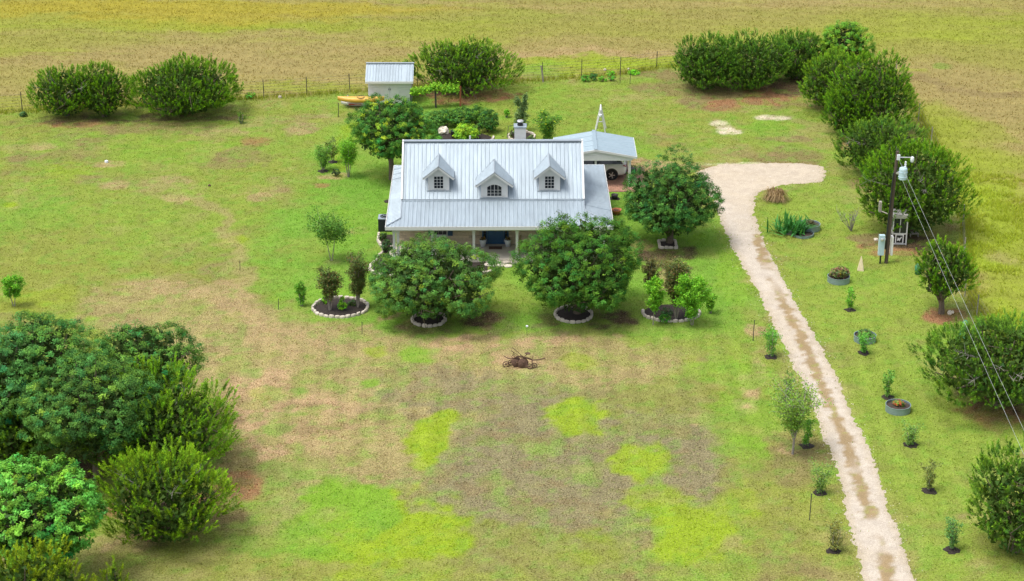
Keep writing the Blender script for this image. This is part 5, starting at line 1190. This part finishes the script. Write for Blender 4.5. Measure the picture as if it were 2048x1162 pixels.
# the booth
x, y = G(1796, 484); t = thing('booth', 'small white framed booth with glass panes beside the utility pole', 'booth', (x, y, 0), R(-4)); bw, bd, bh = .40, .42, 1.72
for sx in (-1, 1):
    for sy in (-1, 1): MB().box(sx*bw-.035, sx*bw+.035, sy*bd-.035, sy*bd+.035, 0, bh).build('post', 'white_paint', t)
MB().box(-bw-.1, bw+.1, -bd-.1, bd+.1, bh+.002, bh+.16).build('roof', 'booth_roof', t)
for sy in (-1, 1):
    for zz in (.05, .68, bh-.06): MB().box(-bw+.036, bw-.036, sy*bd-.03, sy*bd+.03, zz-.035, zz+.035).build('rail', 'white_paint', t)
    MB().box(-.02, .02, sy*bd-.02, sy*bd+.02, .716, bh-.096).build('mullion', 'white_paint', t)
    for s in (-1, 1): MB().box(s*.19-.165, s*.19+.165, sy*bd-.006, sy*bd+.006, .73, bh-.11).build('pane', 'glass_dark', t)
    MB().box(-bw+.04, bw-.04, sy*bd-.008, sy*bd+.008, .09, .64).build('panel', 'glass_dark', t)
for s in (-1, 1):
    for zz in (.05, .68, bh-.06): MB().box(s*bw-.03, s*bw+.03, -bd+.036, bd-.036, zz-.035, zz+.035).build('rail', 'white_paint', t)
sg = MB(); sg.box(-.24, .24, -bd-.05, -bd-.034, .10, .64); sg = sg.build('sign', 'sign_white', t); MB().box(-.18, .18, -bd-.056, -bd-.051, .14, .60).build('sign_panel', 'black_plastic', sg)
b = MB(); yv = -bd-.0575
b.poly_prism([(-.13, yv, .24), (-.03, yv, .30), (.02, yv, .22), (.06, yv, .34), (.14, yv, .46), (.10, yv, .52), (.04, yv, .44), (-.04, yv, .42), (-.10, yv, .48), (-.12, yv, .36)], (0, -.003, 0)); b.build('sign_mark', 'sign_white', sg)
MB().box(-.12, .12, -.10, .10, .75, 1.15).build('box_inside', 'transformer', t)
# stone row and things by the booth
for i, (px, py) in enumerate([(1752, 480), (1762, 481), (1771, 480)]):
    xx, yy = G(px, py); o = bpy.data.objects.new('paving_stone', random.choice(edge_meshes)); C.objects.link(o); o.location = (xx, yy, 0); o.scale = (.26, .30, .10); tag(o, ['flat pale stone farthest left of the booth', 'flat pale stone in the middle of the row left of the booth', 'flat pale stone nearest the utility pole left of the booth'][i], 'stone', 'stones beside the booth')
xx, yy = G(1828, 473); b = MB(); b.box(-.28, .28, -.14, .14, .18, .26); b.box(-.25, -.2, -.1, .1, 0, .18); b.box(.2, .25, -.1, .1, 0, .18); o = b.build('stool', 'grey_post'); o.location = (xx, yy, 0); tag(o, 'low grey bench in the shade right of the booth', 'bench')
xx, yy = G(1721, 540); b = MB(); b.lathe([(.26, 0), (.03, .82), (.0, .86)], 4); o = b.build('garden_pyramid', 'cone_sand'); o.location = (xx, yy, 0); o.rotation_euler = (0, 0, .6); tag(o, 'small sand coloured pyramid on the lawn left of the pole', 'ornament')
xx, yy = G(1836, 548); b = MB(); b.lathe([(.18, 0), (.22, .45), (.12, .62), (.05, .66)], 12); o = b.build('water_can', 'green_plastic', smooth=True); o.location = (xx, yy, 0); tag(o, 'green plastic can behind the small bare trunked juniper', 'can')
xx, yy = G(1899, 629); b = MB(); b.lathe([(.10, 0), (.14, .08), (.1, .2), (.03, .24)], 9); b.lathe([(.07, 0), (.09, .05), (.04, .14)], 8, c=(.14, -.05, .1)); o = b.build('white_rocks', 'boulder'); o.location = (xx, yy, 0); tag(o, 'white rocks piled against the small juniper trunk', 'rocks')
xx, yy = G(1927, 690); b = MB(); b.lathe([(.35, 0), (.36, .5), (.22, 1.2), (.05, 1.4)], 12); o = b.build('garden_netting', 'green_plastic', smooth=True); o.location = (xx, yy, 0); tag(o, 'pale green netting behind the wide right edge juniper', 'netting')
# steel ring planters
def ring(px, py, rx, label, ht=.34, m='soil', empty=False):
    s0 = ppm(G(px, py)[1]); r_ = rx/s0; xx, yy = G(px, py); t = thing('ring_planter', label, 'planter', (xx, yy+r_, 0))
    b = MB(); n = 40
    prof = [(r_, 0), (r_*1.005, ht*.25), (r_, ht*.3), (r_*1.005, ht*.6), (r_, ht*.65), (r_+.012, ht), (r_-.02, ht), (r_-.02, ht-.16)]
    b.lathe(prof, n, cap=False); b.build('steel_ring', 'steel_ring', t)
    b = MB(); b.lathe([(r_-.015, ht-.10), (r_*.6, ht-.07), (0.001, ht-.05)], 24, cap=False); b.build('soil', m, t, True); return (xx, yy+r_, ht-.08, r_)
def ring_plant(R4, hw, h, label, base, tips=None, dens=1.0):
    xx, yy, zz, r_ = R4; t = thing('planter_shrub', label, 'shrub', (xx, yy, zz)); rad = (hw, hw*.9, h*.55)
    V = oak_leaves(rad, h*.45, int(260*dens), 9, .075, base, nl=9, depth=.35, width=.6, inner=.6, tuft_r=.09, tips=tips); leaf_object('foliage', [V], 'leaf', t)
    b = MB()
    for k in range(5): a = k*1.26; b.tube([(0, 0, -.03), (math.cos(a)*hw*.5, math.sin(a)*hw*.5, h*.7)], [.015, .006], 4, cap=False)
    b.build('stem', 'bark', t)
r1 = ring(1680, 571, 22, 'steel ring planter with a rosy bush, right of the driveway below the yucca'); ring_plant(r1, .55, .62, 'reddish green bush in the topmost lone ring planter', (.075, .10, .03), ((.16, .09, .06), .3), 1.6)
r2 = ring(1733, 690, 22, 'steel ring planter half hidden by a sapling right of the driveway'); ring_plant(r2, .35, .35, 'low green plant in the ring planter behind a sapling', (.05, .10, .03), ((.12, .07, .05), .15), .8)
r3 = ring(1800, 832, 25, 'steel ring planter nearest the bottom, with red leaves'); ring_plant(r3, .26, .32, 'small red and green plant in the lowest ring planter', (.06, .14, .03), ((.28, .07, .03), .4), .5)
r4 = ring(1621, 466, 22, 'steel ring planter right behind the yucca', ht=.36); ring_plant(r4, .32, .34, 'twiggy dark plant in the ring planter behind the yucca', (.06, .06, .03), None, .4)
r5 = ring(1609, 478, 21, 'low steel ring planter in front of the yucca', ht=.16)
# mulch circles under the saplings
for i, (px, py) in enumerate([(1542, 714), (1576, 797), (1613, 892), (1640, 986), (1667, 1102), (1700, 620), (1727, 706), (1775, 794), (1822, 890), (1858, 982), (1903, 1100), (646, 342), (665, 324), (1229, 397), (777, 403)]):
    xx, yy = G(px, py); r_ = rng.uniform(.30, .38); b = MB(); n = 18; b.v.append((0, 0, .05))
    for sc, zz in ((.7, .035), (1, .006)):
        for k in range(n): rr = r_*sc*rng.uniform(.78, 1.2); b.v.append((rr*math.cos(6.283*k/n), rr*math.sin(6.283*k/n), zz))
    for k in range(n): b.f.append((0, 1+k, 1+(k+1) % n)); b.f.append((1+k, 1+n+k, 1+n+(k+1) % n, 1+(k+1) % n))
    o = b.build('mulch_circle', 'mulch'); o.location = (xx, yy, 0); tag(o, kind='structure')
# ================================================================== FENCES, STAKES
def fence(Wp, label, step, strands, hpost, posts=None, m='dark_post'):
    t = thing('wire_fence', label, 'fence', (Wp[0][0], Wp[0][1], 0)); ox, oy = Wp[0]
    pts = posts
    if pts is None:
        pts = []
        for (a, b_), (c, d_) in zip(Wp[:-1], Wp[1:]):
            k = max(1, int(math.hypot(c-a, d_-b_)/step))
            pts += [(a+(c-a)*i/k, b_+(d_-b_)*i/k) for i in range(k)]
        pts.append(Wp[-1])
    for (a, b_) in pts:
        q = MB(); h = hpost*random.uniform(.95, 1.05); q.beam((a-ox, b_-oy, -.1), (a-ox+random.uniform(-.05, .05), b_-oy, h), .05, .05); q.build('post', m, t)
    for k in range(strands):
        zz = .2+(hpost-.3)*k/max(1, strands-1); q = MB(); q.tube([(a-ox, b_-oy, zz) for a, b_ in pts], .007, 4, cap=False); q.build('wire', 'fence_wire', t)
    return t
fence(FENCE_W, 'wire fence with thin dark posts along the back of the yard', 3.3, 6, 1.35)
fence(RIGHT_W, 'wire fence with thin posts beside the tall grass on the right', 4.5, 4, 1.3, m='grey_post')
x, y = G(1085, 164); b = MB(); b.tube([(.05, 0, -.05), (-.02, 0, .7), (-.12, 0, 1.25)], [.07, .065, .05], 7); o = b.build('cedar_post', 'bark_grey'); o.location = (x, y, 0); tag(o, 'crooked pale cedar post in the back fence', 'post')
for px, py, h, r_, lab in [(724, 667, .62, .018, 'short dark stake in front of the oval bed'), (557, 619, .6, .018, 'thin rusty stake at the edge of the left lawn'), (480, 541, .55, .018, 'thin rusty stake on the mown edge left of the house'), (1506, 682, 1.15, .022, 'tall dark stake left of the driveway'), (1619, 1040, 1.25, .02, 'tall thin stake beside the driveway near the bottom'), (677, 234, 1.0, .025, 'dark stake left of the kayaks'), (1240, 166, 1.7, .022, 'tall dark stake in the vegetable patch'), (1260, 168, .9, .02, 'short dark stake at the right of the vegetable patch'), (965, 262, 1.0, .02, 'thin stake in front of the dark hedge')]:
    x, y = G(px, py); b = MB(); b.tube([(0, 0, -.1), (.02, 0, h)], r_, 6); b.lathe([(r_*1.5, 0), (r_*1.2, .03)], 6, c=(.02, 0, h)); o = b.build('garden_stake', 'dark_post'); o.location = (x, y, 0); tag(o, lab, 'stake', 'stakes around the yard')
x, y = G(1054, 670); t = thing('solar_light', 'small solar garden light on a thin stake in front of the oaks', 'garden light', (x, y, 0)); b = MB(); b.tube([(0, 0, -.05), (0, 0, .45)], .012, 5); b.build('stake', 'dark_post', t); MB().lathe([(.03, .45), (.07, .49), (.06, .54), (.01, .56)], 10).build('lamp_head', 'pot_white', t)
x, y = G(213, 325); b = MB(); b.lathe([(.12, 0), (.12, .12), (.05, .16)], 10); o = b.build('septic_cap', 'pot_white'); o.location = (x, y, 0); tag(o, 'white pipe cap on the lawn at the left', 'pipe cap')
x, y = G(419, 372); b = MB(); b.lathe([(.08, 0), (.10, .06), (.03, .12)], 8); o = b.build('dark_stone', 'rust'); o.location = (x, y, 0); tag(o, 'small dark stone on the lawn at the left', 'stone')
for k, (px, py, r_) in enumerate([(560, 196, .12), (1210, 141, .10), (1257, 140, .10)]):
    x, y = G(px, py); o = bpy.data.objects.new('pale_rock', edge_meshes[k]); C.objects.link(o); o.location = (x, y, 0); o.scale = (r_*2, r_*1.8, r_*1.4); tag(o, ['pale rock by the back fence left of the shed', 'pale rock at the left of the vegetable patch', 'pale rock at the right of the vegetable patch'][k], 'rock')
# tall weeds along the back fence
wx_, wy_ = [], []
for (a, b_), (c, d_) in zip(FENCE_W[:-1], FENCE_W[1:]):
    k = int(math.hypot(c-a, d_-b_)*40); f_ = rng.random(k); wx_ += list(a+(c-a)*f_+rng.normal(0, .12, k)); wy_ += list(b_+(d_-b_)*f_+rng.normal(0, .3, k))
for (a, b_), (c, d_) in zip(RIGHT_W[:-1], RIGHT_W[1:]):
    k = int(math.hypot(c-a, d_-b_)*40); f_ = rng.random(k); wx_ += list(a+(c-a)*f_+rng.normal(.3, .25, k)); wy_ += list(b_+(d_-b_)*f_+rng.normal(0, .3, k))
blades('fence_weeds', np.array(wx_), np.array(wy_), .15, .45, .02, 3, 'tall weeds growing along the wire fences', 1.5, green=.7)

# ================================================================== OLD PLOUGH
x, y = G(1040, 733); pl = thing('plough', 'rusty antique riding plough on bare ground in front of the house', 'plough', (x, y, 0), R(-4)); pl.scale = (.82, .82, .74)
def pt(name, fn, m='rust'): b = MB(); fn(b); return b.build(name, m, pl)
def wheel(cx_, cy_, cz_, r_, tilt):
    b = MB(); b.torus((0, 0, 0), r_, .028, 'y', 18, 6)
    for k in range(6): a = k*math.pi/3; b.tube([(0, 0, 0), (math.cos(a)*r_, 0, math.sin(a)*r_)], .013, 5)
    b.lathe([(.04, -.05), (.04, .05)], 8); o = b.build('wheel', 'rust', pl); o.location = (cx_, cy_, cz_); o.rotation_euler = (tilt, 0, .25); return o
wheel(-.86, -.12, .20, .19, -.1); wheel(-.56, .18, .20, .18, -.1); wheel(.62, -.28, .17, .16, -.5); wheel(.90, -.12, .17, .15, -.5)
pt('axle', lambda b: (b.tube([(-.86, -.12, .20), (-.56, .18, .20)], .022, 6), b.tube([(-.62, .1, .2), (-.40, 0, .62)], .03, 6), b.tube([(.62, -.28, .17), (.90, -.12, .17)], .022, 6), b.tube([(.76, -.2, .17), (.74, 0, .58)], .028, 6)))
pt('main_beam', lambda b: b.tube([(-.42, 0, .58), (-.15, 0, .74), (.25, 0, .70), (.75, 0, .52)], [.045, .05, .05, .04], 7))
pt('tongue', lambda b: b.tube([(.72, 0, .50), (1.15, .05, .52), (1.55, .1, .64)], [.04, .04, .03], 6)); pt('draw_bar', lambda b: b.tube([(-.42, 0, .60), (-.70, 0, .58), (-1.02, .05, .74)], [.035, .03, .022], 6))
def disc(b, cx_, cy_, cz_, r_, tilt):
    b.lathe([(.02, .08), (r_*.5, .05), (r_*.85, .01), (r_, -.03), (r_*.98, -.045), (r_*.5, .02)], 18, cap=False)
for k, (cx_, cy_) in enumerate(((-.20, 0), (.22, -.1))):
    b = MB(); disc(b, 0, 0, 0, .34, 0); o = b.build('disc_blade', 'rust', pl); o.location = (cx_, cy_-.05, .34); o.rotation_euler = (R(72), 0, R(20)); 
pt('mould_board', lambda b: b.poly_prism([(-.1, -.2, .05), (.45, -.25, .08), (.42, -.1, .45), (.1, -.05, .55), (-.12, -.08, .4)], (.02, .05, 0)))
pt('lever', lambda b: b.tube([(.12, .05, .78), (-.40, .12, 1.28), (-.50, .12, 1.33)], .018, 6)); pt('lever', lambda b: b.tube([(.05, -.1, .76), (-.45, -.05, 1.12), (-.55, -.05, 1.2)], .018, 6)); pt('lever', lambda b: b.tube([(-.34, 0, .66), (-.40, .02, 1.0), (-.52, .02, 1.18)], .016, 6)); pt('lever', lambda b: b.tube([(.74, 0, .55), (.80, 0, .84)], .018, 6))
pt('quadrant', lambda b: b.torus((-.36, 0, .74), .14, .018, 'y', 14, 5)); pt('spring', lambda b: [b.torus((.02+.05*k, 0, .80-.02*k), .075, .015, 'x', 10, 4) for k in range(4)])
pt('seat_post', lambda b: b.tube([(.25, 0, .72), (.45, .05, .92)], .022, 5)); pt('seat', lambda b: b.lathe([(.02, 0), (.14, .02), (.17, .06)], 12, c=(.47, .05, .92), cap=False)); pt('stay', lambda b: (b.tube([(.15, 0, .78), (.72, 0, .60)], .016, 5), b.tube([(-.3, 0, .62), (-.2, -.03, .36)], .03, 5), b.tube([(.25, 0, .68), (.22, -.1, .36)], .03, 5)))
